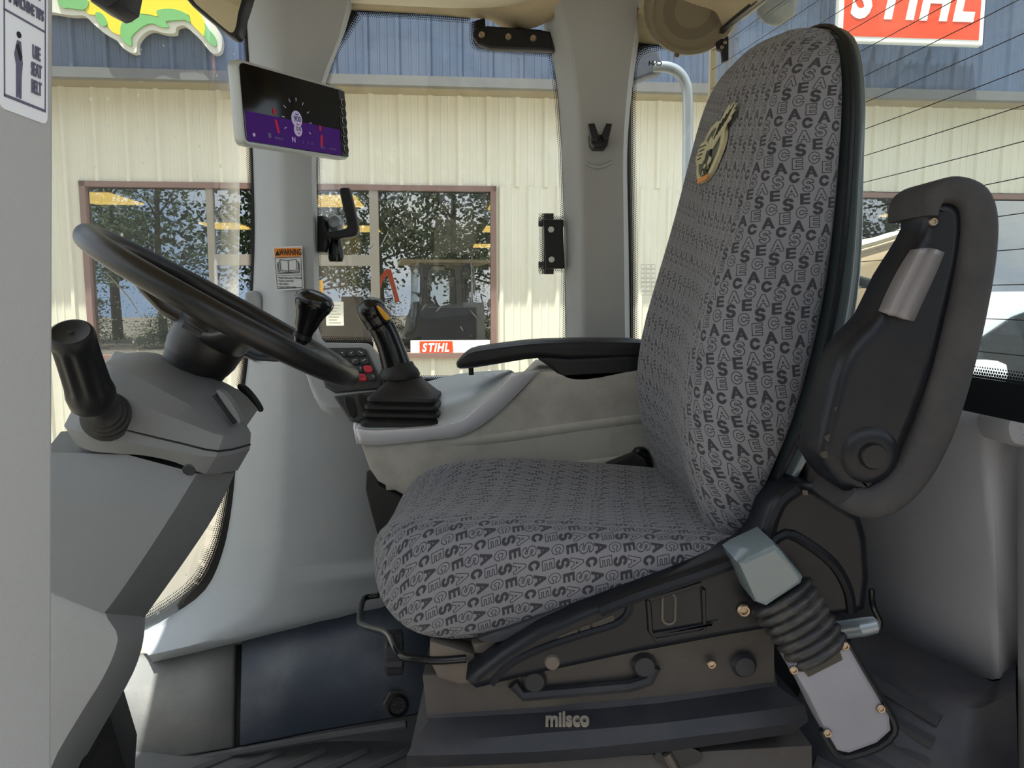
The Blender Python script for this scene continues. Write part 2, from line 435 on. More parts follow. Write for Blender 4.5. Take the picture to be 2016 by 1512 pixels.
mat('liner', (188, 172, 140), 0.9, var=0.07, vscale=10, bump=0.3, bscale=600, dirt=(140, 122, 92), damt=0.45, dscale=4)
mat('liner_light', (222, 212, 186), 0.8, var=0.03)
mat('speaker_mesh', (112, 100, 80), 0.6, bump=0.4, bscale=900)
mat('speaker_ring', (128, 116, 94), 0.5)
mat('mat_rubber', (90, 90, 90), 0.75, var=0.12, dirt=(112, 108, 102), damt=0.4, dscale=8, bump=0.3, bscale=180)
mat('amber', (235, 170, 40), 0.35)
mat('key_black', (52, 54, 58), 0.45)
mat('key_red', (206, 56, 70), 0.4)
mat('print_glint_white', (225, 228, 228), 0.6)
mat('print_black', (26, 26, 30), 0.6)
mat('print_grey', (92, 92, 112), 0.6)
mat('sticker_white', (226, 229, 234), 0.45)
mat('warning_orange', (238, 140, 44), 0.45)
mat('bezel_silver', (188, 192, 192), 0.35, metal=0.3)
mat('steel_grey', (150, 158, 162), 0.3, metal=0.4)
mat('insert_grey', (126, 122, 124), 0.38, var=0.05)
frit_mat(); fabric_mat()
glass('cab_glass', (0.93, 0.95, 0.94), 0.045, specks=0.35, sscale=55, haze=0.012)
glass('windshield_glass', (0.93, 0.95, 0.94), 0.04, specks=1.0, sscale=48, haze=0.02)
glass('rear_glass', (0.90, 0.94, 0.93), 0.05, specks=0.25, sscale=40, haze=0.03)

# ================================================================== OUTSIDE: yard, showroom, signs, trees, pickup
GROUND = -0.85
mat('yard_sand', (128, 121, 108), 0.95, var=0.10, vscale=1.2, dirt=(108, 99, 86), damt=0.5, dscale=0.8, bump=0.3, bscale=40)
mat('siding_cream', (224, 219, 198), 0.45, var=0.02, vscale=2)
mat('siding_blue', (80, 95, 118), 0.4, var=0.06, vscale=3, dirt=(60, 70, 84), damt=0.5, dscale=2.5)
mat('eave_trim', (106, 106, 104), 0.5)
mat('soffit', (150, 140, 112), 0.7)
mat('frame_brown', (134, 106, 96), 0.5)
mat('frame_alu', (150, 143, 128), 0.45)
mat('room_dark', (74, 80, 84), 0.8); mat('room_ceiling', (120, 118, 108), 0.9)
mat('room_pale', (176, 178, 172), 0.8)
emit('troffer', (255, 206, 110), 5.0)
mat('sign_red', (232, 74, 34), 0.35, var=0.02); mat('sign_white', (238, 238, 228), 0.4, var=0.02)
mat('sign_yellow', (226, 206, 48), 0.4, var=0.02); mat('sign_green', (112, 172, 104), 0.4, var=0.02); mat('sign_cream', (218, 216, 198), 0.4, var=0.02)
mat('leaf_green', (66, 86, 48), 0.8, var=0.3, vscale=1.5); mat('bark', (92, 78, 62), 0.9, var=0.2)
mat('truck_white', (232, 236, 240), 0.25, var=0.01, coat=0.5); mat('truck_dark', (30, 38, 44), 0.15); mat('tyre', (28, 28, 28), 0.8)
mat('excavator_orange', (214, 84, 34), 0.4); mat('hood_tan', (186, 164, 130), 0.5, var=0.08, vscale=5, dirt=(150, 118, 88), damt=0.5, dscale=4)
glass('shop_glass', (0.55, 0.57, 0.56), 0.36, boost=0.5)

ground = struct(mk('floor_yard', box(-60, 60, -60, 60, GROUND - 0.3, GROUND), 'yard_sand', smooth=False))
ground.name = 'floor_yard'

TH = math.radians(5.3); BO = Vector((0, 8.3, 0)); BD = Vector((math.cos(TH), math.sin(TH), 0)); BN = Vector((math.sin(TH), -math.cos(TH), 0))
def B3(s, n, z): return BO + BD * s + BN * n + Vector((0, 0, z))
def BW(px, py, n=0.0):
    r = ray(px, py); o = Vector((0, 0, HC)); q = BO + BN * n
    t = (q - o).dot(BN) / r.dot(BN); w = o + r * t
    return (w - q).dot(BD), w.z
BM = Matrix(((BD.x, 0, BN.x, 0), (BD.y, 0, BN.y, 0), (0, 1, 0, 0), (0, 0, 0, 1)))   # local x along wall, y up, z outwards
def bmat(s, n, z): M = BM.copy(); M.translation = B3(s, n, z); return M
def bbox(s0, s1, n0, n1, z0, z1):
    V = [B3(s, n, z) for z in (z0, z1) for n in (n0, n1) for s in (s0, s1)]
    return V, [(0, 2, 3, 1), (4, 5, 7, 6), (0, 1, 5, 4), (2, 6, 7, 3), (0, 4, 6, 2), (1, 3, 7, 5)]

shop = thing('showroom_building', B3(0, 0, GROUND), 'cream metal-sided showroom with blue fascia and brown-framed display windows', 'building')
FN = 0.40                                             # the blue fascia stands this far proud of the cream wall
z_f0 = BW(1095, 178, FN)[1]; z_f1 = BW(1095, 159, FN)[1]
S0, S1 = -8.235, 12.81
w1s0, w1s1 = BW(166, 500)[0], BW(977, 500)[0]
wz1 = BW(570, 362)[1]; wz0 = BW(880, 704)[1]
w2s0, w2s1 = BW(1565, 500)[0], BW(2260, 500)[0]
wz1b = BW(1850, 381)[1]
PITCHR = 0.305; _pc = {}
def siding(s0, s1, z0, z1, n, m, ribdepth, key):
    """ribbed sheet panels 0.915 m wide, each a part of its own sharing mesh data per size"""
    s = s0
    while s < s1 - 0.02:
        w = min(0.915, s1 - s); k = (round(w, 3), round(z1 - z0, 3), key)
        if k not in _pc:
            prof = [(0.0, 0.0)]; r = 0.02
            while r < w - 0.06:
                prof += [(r, 0.0), (r + 0.02, ribdepth), (r + 0.052, ribdepth), (r + 0.072, 0.0)]
                for q in (0.14, 0.215):
                    if r + q + 0.03 < w: prof += [(r + q, 0.0), (r + q + 0.008, ribdepth * 0.22), (r + q + 0.022, ribdepth * 0.22), (r + q + 0.03, 0.0)]
                r += PITCHR
            prof.append((w, 0.0))
            V = []; Fc = []
            for a, b in prof: V += [(a, 0.0, b), (a, z1 - z0, b), (a, z1 - z0, -0.03), (a, 0.0, -0.03)]
            for i in range(len(prof) - 1):
                c = 4 * i; d = c + 4
                Fc += [(c, d, d + 1, c + 1), (c + 1, d + 1, d + 2, c + 2), (c + 3, c + 2, d + 2, d + 3), (c, c + 3, d + 3, d)]
            me = bpy.data.meshes.new('siding_panel'); me.from_pydata(V, [], Fc); me.materials.append(MATS[m]); _pc[k] = me
        inst('siding_panel', _pc[k], bmat(s, n, z0), shop); s += w
siding(S0, S1, wz1, z_f0 + 0.3, 0.0, 'siding_cream', 0.032, 'c')
siding(S0, w1s0, wz0, wz1, 0.0, 'siding_cream', 0.032, 'c'); siding(w1s1, w2s0, wz0, wz1, 0.0, 'siding_cream', 0.032, 'c'); siding(w2s1, S1, wz0, wz1, 0.0, 'siding_cream', 0.032, 'c')
siding(S0, S1, GROUND, wz0, 0.0, 'siding_cream', 0.032, 'c')
siding(S0, S1, z_f1, z_f1 + 2.7, FN, 'siding_blue', 0.032, 'b')
mk('eave_trim', bbox(S0, S1, FN - 0.05, FN + 0.05, z_f0, z_f1), 'eave_trim', shop, smooth=False)
mk('soffit', bbox(S0, S1, 0.0, FN - 0.05, z_f0 + 0.02, z_f0 + 0.05), 'soffit', shop, smooth=False)
mk('roof', bbox(S0, S1, -20, FN, z_f1 + 2.7, z_f1 + 2.8), 'eave_trim', shop, smooth=False)
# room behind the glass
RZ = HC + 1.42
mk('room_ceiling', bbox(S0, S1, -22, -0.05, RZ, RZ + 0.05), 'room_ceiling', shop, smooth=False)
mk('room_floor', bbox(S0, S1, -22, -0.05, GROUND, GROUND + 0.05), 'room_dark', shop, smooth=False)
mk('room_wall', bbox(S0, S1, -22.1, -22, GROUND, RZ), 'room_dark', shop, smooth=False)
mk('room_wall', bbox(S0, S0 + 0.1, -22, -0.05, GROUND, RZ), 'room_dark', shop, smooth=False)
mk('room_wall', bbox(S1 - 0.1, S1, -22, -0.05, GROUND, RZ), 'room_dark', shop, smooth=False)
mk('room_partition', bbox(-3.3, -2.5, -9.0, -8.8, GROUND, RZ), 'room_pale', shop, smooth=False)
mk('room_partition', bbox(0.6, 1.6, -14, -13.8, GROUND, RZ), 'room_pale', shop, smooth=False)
for (s, n) in ((-5.6, -3.4), (-5.0, -7.6), (-2.3, -3.4), (0.35, -3.6), (0.5, -7.8), (0.5, -13), (-2.4, -8), (5.5, -4), (7.2, -4), (5.5, -8)):
    mk('ceiling_light', bbox(s - 0.35, s + 0.35, n - 0.62, n + 0.62, RZ - 0.03, RZ - 0.005), 'troffer', shop, smooth=False)
def shop_window(s0, s1, z0, z1, verts, name='window'):
    fr = mk(name, join(bbox(s0, s1, -0.06, 0.035, z1 - 0.055, z1), bbox(s0, s1, -0.06, 0.06, z0, z0 + 0.055),
                       bbox(s0, s0 + 0.06, -0.06, 0.035, z0, z1), bbox(s1 - 0.06, s1, -0.06, 0.035, z0, z1)), 'frame_brown', shop, smooth=False)
    mk('pane', bbox(s0 + 0.07, s1 - 0.055, -0.035, -0.029, z0 + 0.05, z1 - 0.07), 'shop_glass', fr, smooth=False)
    for (a, b, c, d) in verts: mk('mullion', bbox(a, b, -0.028, 0.012, c, d), 'frame_alu', fr, smooth=False)
    return fr
def sp(px): return BW(px, 500, -0.12)[0]
tz0, tz1 = BW(680, 524, -0.12)[1], BW(680, 503, -0.12)[1]
shop_window(w1s0, w1s1, wz0, wz1, [(sp(417), sp(430), wz0, wz1), (sp(731), sp(748), wz0, wz1), (sp(430), sp(731), tz0, tz1)])
shop_window(w2s0, w2s1, wz0, wz1b, [(sp(1786), sp(1798), wz0, wz1b)])
# board with the small sign and the paper notices that stand against the display window
a = BW(808, 671, 0.02); b = BW(965, 699, 0.02)
mk('sill_board', bbox(a[0], b[0], -0.025, 0.012, b[1], a[1]), 'sign_white', shop, smooth=False)
def wall_sign(name, label, px0, py0, px1, py1, n, txt_px, tsize, border, letters=True):
    a = BW(px0, py0, n); b = BW(px1, py1, n); s0, s1, z0, z1 = a[0], b[0], b[1], a[1]
    t = thing(name, B3((s0 + s1) / 2, n, z0), label, 'sign')
    if border: mk('sign_box', bbox(s0 - border, s1 + border, n - border * 1.6, n - 0.004, z0 - border, z1 + border), 'sign_white', t, smooth=False, bevel=0.01)
    mk('sign_face', bbox(s0, s1, n - 0.02, n, z0, z1), 'sign_red', t, smooth=False)
    c, zc = BW(*txt_px, n)
    adv = {'S': 0.0, 'T': 0.66, 'I': 1.17, 'H': 1.72, 'L': 2.40}
    for ch, dx in adv.items():
        mk('letter', text_vf(ch, tsize, bmat(c + (dx - 1.25) * tsize * 0.80, n, zc), ext=0.006 * tsize + 0.002, sx=0.78, shear=0.22, bold=0.045 * tsize), 'sign_white', t, smooth=False)
    return t
wall_sign('illuminated_sign', 'large orange-red lettered box sign with white border on the blue fascia', 1668, -110, 1927, 79, FN + 0.30, (1800, 0), 0.56, 0.05)
wall_sign('window_sign', 'small orange-red lettered sign propped inside the showroom window', 826, 672, 891, 698, 0.03, (858, 685), 0.125, 0.0)
def notice(name, label, px0, py0, px1, py1, m, lines):
    a = BW(px0, py0, -0.02); b = BW(px1, py1, -0.02)
    t = thing(name, B3((a[0] + b[0]) / 2, -0.02, b[1]), label, 'notice')
    mk('sheet', bbox(a[0], b[0], -0.026, -0.02, b[1], a[1]), m, t, smooth=False)
    for k in range(lines):
        z = a[1] - (a[1] - b[1]) * (0.14 + 0.72 * k / max(1, lines - 1))
        mk('printed_line', bbox(a[0] + 0.03, b[0] - 0.03 - 0.02 * (k % 3), -0.021, -0.018, z - 0.006, z), 'frame_alu', t, smooth=False)
notice('paper_notice', 'cream paper notice taped on the showroom glass door', 641, 594, 677, 641, 'sign_cream', 7)
notice('window_sticker', 'narrow yellow-orange sticker on the showroom glass door', 622, 552, 637, 602, 'amber', 2)

# cut-out map sign on the fascia (white edge, green coast, yellow land)
def flat_cut(name, px, m, n, th, parent, smooth=3):
    pts = []
    for a, b in px:
        s, z = BW(a, b, n); pts.append(B3(s, n, z))
    pts = crom(pts, smooth, True)
    return mk(name, slab(pts, BN * -th), m, parent, smooth=False)
ms, mz = BW(270, 60, FN + 0.12)
mapsign = thing('map_sign', B3(ms, FN + 0.1, mz), 'cut-out yellow and green map-shaped sign with cream border on the blue fascia', 'sign')
flat_cut('sign_back', [(60, -60), (60, 14), (104, 24), (140, 30), (166, 31), (185, 48), (208, 67), (228, 78), (243, 95), (260, 104), (269, 101), (270, 83), (283, 66), (300, 59), (322, 65), (344, 65), (347, 54), (362, 50), (380, 64), (398, 82), (412, 100), (424, 106), (434, 100), (437, 82), (432, 64), (420, 46), (404, 20), (396, -60)], 'sign_cream', FN + 0.12, 0.08, mapsign)
flat_cut('map_land', [(172, -50), (168, 17), (181, 29), (192, 28), (200, 33), (210, 47), (218, 60), (228, 66), (238, 68), (240, 50), (252, 37), (266, 27), (292, 28), (312, 32), (310, 20), (335, 17), (350, 22), (372, 30), (376, 45), (394, 64), (402, 70), (404, 48), (396, 30), (385, 10), (378, -50)], 'sign_yellow', FN + 0.135, 0.02, mapsign)
flat_cut('map_coast', [(237, 55), (241, 44), (256, 32), (272, 27), (292, 31), (312, 33), (308, 21), (330, 17), (352, 20), (370, 30), (374, 44), (364, 39), (344, 40), (326, 42), (332, 53), (318, 53), (300, 46), (284, 50), (268, 62), (258, 74), (259, 90), (246, 84), (238, 72)], 'sign_green', FN + 0.142, 0.02, mapsign)
flat_cut('map_coast', [(187, 27), (196, 24), (206, 33), (211, 46), (204, 52), (194, 44)], 'sign_green', FN + 0.142, 0.02, mapsign)
flat_cut('map_coast', [(402, 44), (410, 56), (424, 74), (425, 91), (412, 84), (402, 70), (404, 56)], 'sign_green', FN + 0.142, 0.02, mapsign)
flat_cut('map_coast', [(108, -50), (116, 10), (136, 15), (164, 19), (174, 8), (168, -2), (122, -4), (170, -50)], 'sign_green', FN + 0.142, 0.02, mapsign, 2)
flat_cut('map_coast', [(222, 12), (236, 4), (252, -8), (252, 0), (240, 9)], 'sign_green', FN + 0.142, 0.02, mapsign, 2)

# trees across the yard (seen mirrored in the showroom glass)
def tree_meshes(seed, h, conifer):
    rnd = random.Random(seed); V, Fc = [], []
    tips = []
    for k in range(46):
        z = h * (0.28 + 0.72 * rnd.random()); a = rnd.random() * 6.283
        rr = (1 - (z / h) ** 1.6) * h * (0.24 if conifer else 0.34) + 0.35
        q = rr * (0.35 + 0.65 * rnd.random()); tips.append((q * math.cos(a), q * math.sin(a), z))
    for (x, y, z) in tips:
        cr_ = h * rnd.uniform(0.045, 0.085)
        for _ in range(95):
            p = Vector((rnd.gauss(x, cr_), rnd.gauss(y, cr_), rnd.gauss(z, cr_ * 0.55)))
            u = Vector((rnd.uniform(-1, 1), rnd.uniform(-1, 1), rnd.uniform(-1, 1))).normalized(); v = u.orthogonal().normalized()
            l = h * 0.0115; n = len(V); V += [p - u * l, p + v * l * 0.6, p + u * l, p - v * l * 0.6]; Fc.append((n, n + 1, n + 2, n + 3))
    me = bpy.data.meshes.new('foliage'); me.from_pydata([tuple(v) for v in V], [], Fc); me.materials.append(MATS['leaf_green'])
    T = [tube([(0, 0, 0), (h * 0.01, 0, h * 0.4), (0, h * 0.01, h * 0.93)], 0.1, 8, rs=[h * 0.02, h * 0.014, h * 0.004])]
    for (x, y, z) in tips[::3]: T.append(tube([(0, 0, z * 0.86), (x * 0.5, y * 0.5, z * 0.95), (x, y, z)], 0.04, 5, rs=[h * 0.006, h * 0.004, h * 0.002]))
    tv = join(*T); mt = bpy.data.meshes.new('trunk'); mt.from_pydata([tuple(v) for v in tv[0]], [], tv[1]); mt.materials.append(MATS['bark'])
    return me, mt
tm = [tree_meshes(11, 11.0, True), tree_meshes(12, 9.0, False), tree_meshes(13, 12.5, True)]
TL = ['tall narrow dark tree across the yard, mirrored in the showroom window', 'low spreading broad-crowned tree across the yard, mirrored in the showroom window', 'tallest loose-crowned tree across the yard, mirrored in the showroom window']
tg = ['narrow trees across the yard', 'broad trees across the yard', 'tall trees across the yard']
for i, (x, y, k, sc) in enumerate([(-17, -17, 0, 1.0), (-12.5, -20, 2, 0.92), (-9.6, -16, 1, 1.0), (-6.4, -19, 0, 1.05), (-3.6, -15, 1, 0.9), (-1.0, -18, 2, 0.95), (2.0, -16, 0, 0.9),
                                   (4.5, -20, 1, 1.1), (8, -17, 2, 0.85), (11.5, -19, 1, 1.1), (15, -16, 0, 1.0), (-22, -20, 1, 1.2), (-27, -18, 2, 1.0), (19, -20, 1, 1.1), (24, -18, 0, 1.1)]):
    t = thing('tree', (x, y, GROUND), TL[k], 'tree', tg[k])
    for nm, me in zip(('foliage', 'trunk'), tm[k]): inst(nm, me, Matrix.Translation((x, y, GROUND)) @ Matrix.Rotation(i * 1.9, 4, 'Z') @ Matrix.Scale(sc, 4), t)
for i, (x, y, sc) in enumerate([(-20, -14.5, .42), (-16, -13.8, .36), (-12.3, -14.4, .40), (-8.6, -13.6, .34), (-4.8, -14.6, .42), (-1.2, -15.2, .38), (2.4, -14.2, .36), (6.2, -14.6, .42), (10, -13.8, .38), (14, -14.6, .42), (18, -14, .38), (22, -14.8, .42)]):
    t = thing('bush', (x, y, GROUND), 'low leafy bush in front of the trees, mirrored in the showroom window', 'bush', 'bushes across the yard')
    for nm, me in zip(('foliage', 'stems'), tm[1]): inst(nm, me, Matrix.Translation((x, y, GROUND - 0.6)) @ Matrix.Rotation(i * 1.3, 4, 'Z') @ Matrix.Diagonal((sc * 1.35, sc * 1.35, sc * 0.9, 1)), t)
# orange excavator parked across the yard, its raised boom mirrored in the showroom window
ex = thing('excavator', (-0.6, -11.9, GROUND), 'orange excavator with raised boom across the yard, mirrored in the showroom glass', 'excavator')
def exb(name, pts, y, th, m): return mk(name, slab([Vector((-0.6 + a * 0.72, y - 1.4, GROUND + (b - GROUND) * 0.72)) for a, b in pts], (0, th, 0), 0.02), m, ex, smooth=False)
exb('boom', [(-1.3, 1.1), (-1.0, 1.1), (-0.55, 2.55), (-0.2, 3.0), (-0.35, 3.15), (-0.75, 2.7)], -10.5, 0.28, 'excavator_orange')
exb('arm', [(-0.4, 3.15), (-0.15, 3.1), (0.25, 1.5), (0.05, 1.45)], -10.5, 0.22, 'excavator_orange')
exb('cab', [(-2.6, 0.2), (-1.4, 0.2), (-1.4, 1.5), (-1.6, 1.75), (-2.6, 1.75)], -10.7, 1.1, 'truck_dark')
exb('track', [(-3.6, GROUND), (-0.8, GROUND), (-0.5, GROUND + 0.35), (-0.8, GROUND + 0.7), (-3.6, GROUND + 0.7), (-3.9, GROUND + 0.35)], -10.9, 0.5, 'tyre')
exb('house', [(-4.2, GROUND + 0.75), (-0.9, GROUND + 0.75), (-0.9, 0.3), (-1.4, 0.9), (-4.2, 0.9)], -10.9, 1.6, 'tyre')

# white pickup parked behind the machine
PKX = -1.6
pk = thing('pickup_truck', (4.6 + PKX, 5.4, GROUND), 'white pickup truck parked in the yard behind the rear glass', 'truck')
def pkp(name, pts, y0, th, m, bev=0.05): return mk(name, slab(crom([Vector((a + PKX, y0, b)) for a, b in pts], 3, True), (0, th, 0), bev), m, pk)
G = GROUND
pkp('body', [(3.02, G + .55), (3.0, G + 1.05), (3.15, G + 1.2), (4.3, G + 1.28), (4.35, G + 1.2), (7.9, G + 1.2), (8.0, G + .6), (7.0, G + .45), (3.6, G + .42)], 5.0, 1.9, 'truck_white')
pkp('cabin', [(4.05, G + 1.2), (4.75, G + 1.78), (5.1, G + 1.88), (6.2, G + 1.88), (6.45, G + 1.75), (6.6, G + 1.2)], 5.06, 1.78, 'truck_white', 0.08)
pkp('side_window', [(4.5, G + 1.28), (4.9, G + 1.72), (5.4, G + 1.78), (5.4, G + 1.28)], 5.045, 0.03, 'truck_dark', 0.01)
pkp('side_window', [(5.5, G + 1.28), (5.5, G + 1.78), (6.1, G + 1.78), (6.35, G + 1.28)], 5.045, 0.03, 'truck_dark', 0.01)
for x in (3.85, 7.05):
    for y in (4.97, 6.7): 
        w = mk('wheel', lathe([(0.2, 0.0), (0.36, 0.0), (0.39, 0.04), (0.39, 0.2), (0.36, 0.24), (0.2, 0.24)], frame((x + PKX, y, G + 0.39), (0, 1, 0)), 24), 'tyre', pk)
        mk('rim', lathe([(0.02, -0.01), (0.1, 0.0), (0.2, -0.005), (0.22, 0.02), (0.0, 0.1)], frame((x + PKX, y, G + 0.39), (0, 1, 0)), 18), 'chrome', w)
mk('door_mirror', slab(crom([Vector((a + PKX, 4.86, b)) for a, b in ((4.55, G + 1.22), (4.75, G + 1.22), (4.78, G + 1.42), (4.58, G + 1.42))], 3, True), (0, .14, 0), .03), 'truck_white', pk)

# ================================================================== CAB SHELL
YR = 1.68                                              # glass plane of the right-hand side
def PL(lst): return [P(*a) for a in lst]
def dl(pts, d): return [P(a, b, d) for a, b in pts]
# floor and the raised rubber mat
floor = struct(mk('floor', box(-0.95, 1.05, 0.18, 1.95, -0.06, 0.0), 'mat_rubber', smooth=False))
# left front pillar, close to the camera
lp = [P(97, 0, 0.43), P(92, 1512, 0.43)]
def plx(z): return -0.250 + (z - 1.145) * 0.0706        # inner face of the leaning pillar
pl = [(0.0, 0.436), (0.0, 0.24), (-0.04, 0.22), (-0.20, 0.24), (-0.20, 0.40), (-0.04, 0.452)]
rings = [[Vector((plx(z) + x, y, z)) for x, y in pl] for z in (-0.1, 0.5, 1.1, 1.75)]
struct(mk('trim_1', loft(rings), 'pillar_grey', bevel=0.004, bseg=3))
# right front pillar and the side wall moulding below it: window edge, soft corner, inner face
L0 = [(476, -70, 1.66), (484, 60, 1.66), (489, 160, 1.66), (494, 300, 1.66), (498, 450, 1.66), (494, 570, 1.66), (486, 690, 1.66), (472, 800, 1.66), (460, 900, 1.66), (450, 1000, 1.66), (432, 1085, 1.66), (398, 1155, 1.66), (335, 1203, 1.66), (268, 1243, 1.66)]
L0b = [(482, -70, 1.62), (492, 60, 1.62), (498, 160, 1.62), (504, 300, 1.62), (508, 450, 1.62), (505, 570, 1.62), (498, 690, 1.62), (486, 800, 1.62), (476, 900, 1.62), (466, 1000, 1.62), (448, 1095, 1.62), (414, 1172, 1.62), (345, 1225, 1.62), (272, 1262, 1.62)]
L1 = [(520, -70, 1.565), (532, 60, 1.565), (540, 160, 1.565), (546, 300, 1.565), (549, 450, 1.565), (549, 570, 1.565), (549, 690, 1.565), (549, 800, 1.565), (546, 900, 1.565), (541, 1000, 1.565), (526, 1110, 1.565), (500, 1190, 1.565), (400, 1248, 1.565), (288, 1284, 1.565)]
L1b = [(560, -70, 1.55), (562, 60, 1.55), (560, 160, 1.55), (562, 300, 1.55), (564, 450, 1.55), (564, 570, 1.55), (566, 690, 1.55), (570, 800, 1.55), (568, 900, 1.55), (564, 1000, 1.55), (550, 1120, 1.55), (525, 1205, 1.55), (420, 1258, 1.55), (292, 1290, 1.55)]
L2 = [(700, -70, 1.55), (668, 70, 1.55), (632, 165, 1.55), (614, 300, 1.55), (616, 450, 1.55), (619, 570, 1.55), (624, 664, 1.55), (720, 790, 1.55), (800, 870, 1.55), (812, 980, 1.55), (815, 1080, 1.55), (800, 1160, 1.55), (580, 1230, 1.55), (300, 1300, 1.555)]
L3 = [(716, -70, 1.66), (680, 60, 1.66), (641, 165, 1.66), (623, 300, 1.66), (626, 450, 1.66), (629, 570, 1.66), (634, 668, 1.66), (750, 745, 1.60), (850, 870, 1.60), (850, 990, 1.60), (850, 1100, 1.60), (815, 1190, 1.60), (585, 1244, 1.62), (300, 1312, 1.62)]
LL = [crom(PL(l), 3) for l in (L0, L0b, L1, L1b, L2, L3)]
struct(mk('wall_right', sheet(LL), 'panel_grey', angle=60))
# raised cover with a rounded corner on the pillar foot
mk_cov = mk('trim_2', plate([(481, 700), (480, 590), (484, 575), (500, 573), (511, 582), (515, 600), (515, 700)], 1.60, 0.05, 0.006, 2), 'panel_grey'); struct(mk_cov)
# lower kick panels
def kick(nm, top, bot, m): return struct(mk(nm, sheet([[P(x, y, 1.615) for x, y in top], [P(x, y + 9, 1.59) for x, y in top], [P(x, y, 1.45) for x, y in bot]]), m, solid=0.02, angle=60))
kick('wall_kick_rear', [(484, 1266), (620, 1228), (720, 1202), (850, 1170)], [(481, 1470), (620, 1442), (720, 1424), (850, 1402)], 'kick_blue')
kick('wall_kick_front', [(60, 1310), (180, 1300), (300, 1304), (400, 1286), (466, 1270)], [(60, 1560), (180, 1530), (300, 1503), (400, 1484), (463, 1473)], 'kick_grey')
struct(mk('trim_3', sheet([[P(463, 1270, 1.628), P(488, 1264, 1.628)], [P(459, 1474, 1.462), P(485, 1469, 1.462)]]), 'base_dusty', solid=0.01))
# right rear pillar between the two side windows
b0 = [(1052, -40, 1.69), (1070, 50, 1.69), (1086, 105, 1.69), (1099, 190, 1.69), (1106, 300, 1.69), (1111, 450, 1.69), (1116, 770, 1.69)]
b1 = [(1075, -40, 1.60), (1098, 40, 1.60), (1116, 105, 1.60), (1130, 190, 1.60), (1136, 300, 1.60), (1139, 450, 1.60), (1143, 770, 1.60)]
b1b = [(1095, -40, 1.585), (1118, 40, 1.585), (1132, 105, 1.585), (1144, 190, 1.585), (1150, 300, 1.585), (1152, 450, 1.585), (1156, 770, 1.585)]
b2 = [(1262, -40, 1.585), (1252, 40, 1.585), (1244, 105, 1.585), (1234, 190, 1.585), (1227, 300, 1.585), (1228, 450, 1.585), (1232, 770, 1.585)]
b3 = [(1278, -40, 1.69), (1264, 40, 1.69), (1254, 105, 1.69), (1243, 190, 1.69), (1235, 300, 1.69), (1237, 450, 1.69), (1242, 770, 1.69)]
struct(mk('trim_4', sheet([crom(PL(l), 3) for l in (b0, b1, b1b, b2, b3)]), 'pillar_grey', angle=60))
mk('pillar_crease', tube(crom([P(1155, 322, 1.585), P(1168, 328, 1.582), P(1185, 328, 1.582), P(1205, 319, 1.585)], 4), 0.004, 6), 'pillar_grey', bpy.data.objects['trim_4'])
# side wall below the windows, behind the console
struct(mk('wall_right_rear', plate([(650, 745), (1240, 745), (1240, 676), (1600, 676), (1600, 1520), (820, 1520), (820, 860), (650, 800)], 1.70, 0.05), 'panel_grey'))

# outside skin below the side windows and the frame that carries the cab
struct(mk('wall_right_outer', box(-0.55, 0.52, 1.752, 1.775, -0.2, 0.80), 'kick_blue', smooth=False))
struct(mk('floor_chassis', box(-0.75, 1.3, 0.35, 1.7, GROUND, -0.061), 'tyre', smooth=False))
# ---- glass
def pane(name, lines, m, frit_lines=None):
    o = struct(mk(name, sheet(lines), m, solid=0.005, soff=0.0)); return o
# windshield: bowed forwards, from the right pillar round to the left one
XRT = [(0.10, -0.95), (0.20, -0.86), (0.26, -0.78), (0.33, -0.71), (0.45, -0.66), (0.62, -0.635), (0.85, -0.61), (1.1, -0.59), (1.4, -0.585), (1.8, -0.59)]
def xr(z):
    for (a, u), (b, v) in zip(XRT, XRT[1:]):
        if z <= b: return u + (v - u) * (z - a) / (b - a)
    return XRT[-1][1]
wl = []
for k in range(15):
    t = k / 14; y = 0.47 + (1.675 - 0.47) * t
    wl.append([Vector((-0.34 * (1 - t) + xr(z) * t - 0.22 * math.sin(math.pi * t), y, z)) for z in (0.12, 0.2, 0.28, 0.36, 0.48, 0.7, 0.95, 1.2, 1.45, 1.7)])
pane('window_1', wl, 'windshield_glass')
# right side window
sw = [dl([(600, -40), (850, -40), (1100, -40)], 1.70), dl([(600, 350), (850, 350), (1120, 350)], 1.70), dl([(600, 770), (850, 770), (1130, 770)], 1.70)]
pane('window_2', sw, 'cab_glass')
# rear quarter window and heated rear window
RC = P(1398, 300, 1.72)                                  # corner where side glass meets rear glass
pane('window_3', [[Vector((P(1225, 300, 1.70).x, 1.70, z)), Vector((RC.x, 1.72, z))] for z in (0.8, 1.2, 1.66)], 'cab_glass')
RX1, RY1 = RC.x + 0.17, 0.42
def rearp(t, z): return Vector((RC.x + (RX1 - RC.x) * t + 0.03 * math.sin(math.pi * t), RC.y + (RY1 - RC.y) * t, z))
RZ0 = 0.88
rear = pane('window_4', [[rearp(k / 10, z) for k in range(11)] for z in (RZ0, 1.3, 1.8)], 'rear_glass')
mat('heater_print', (44, 34, 34), 0.5)
def heater(z):
    o = mk('heater_line', tube([rearp(k / 10, z) + Vector((-0.004, -0.001, 0)) for k in range(11)], 0.0006, 5), 'heater_print', rear); return o
for k in range(21): heater(0.935 + 0.0395 * k)
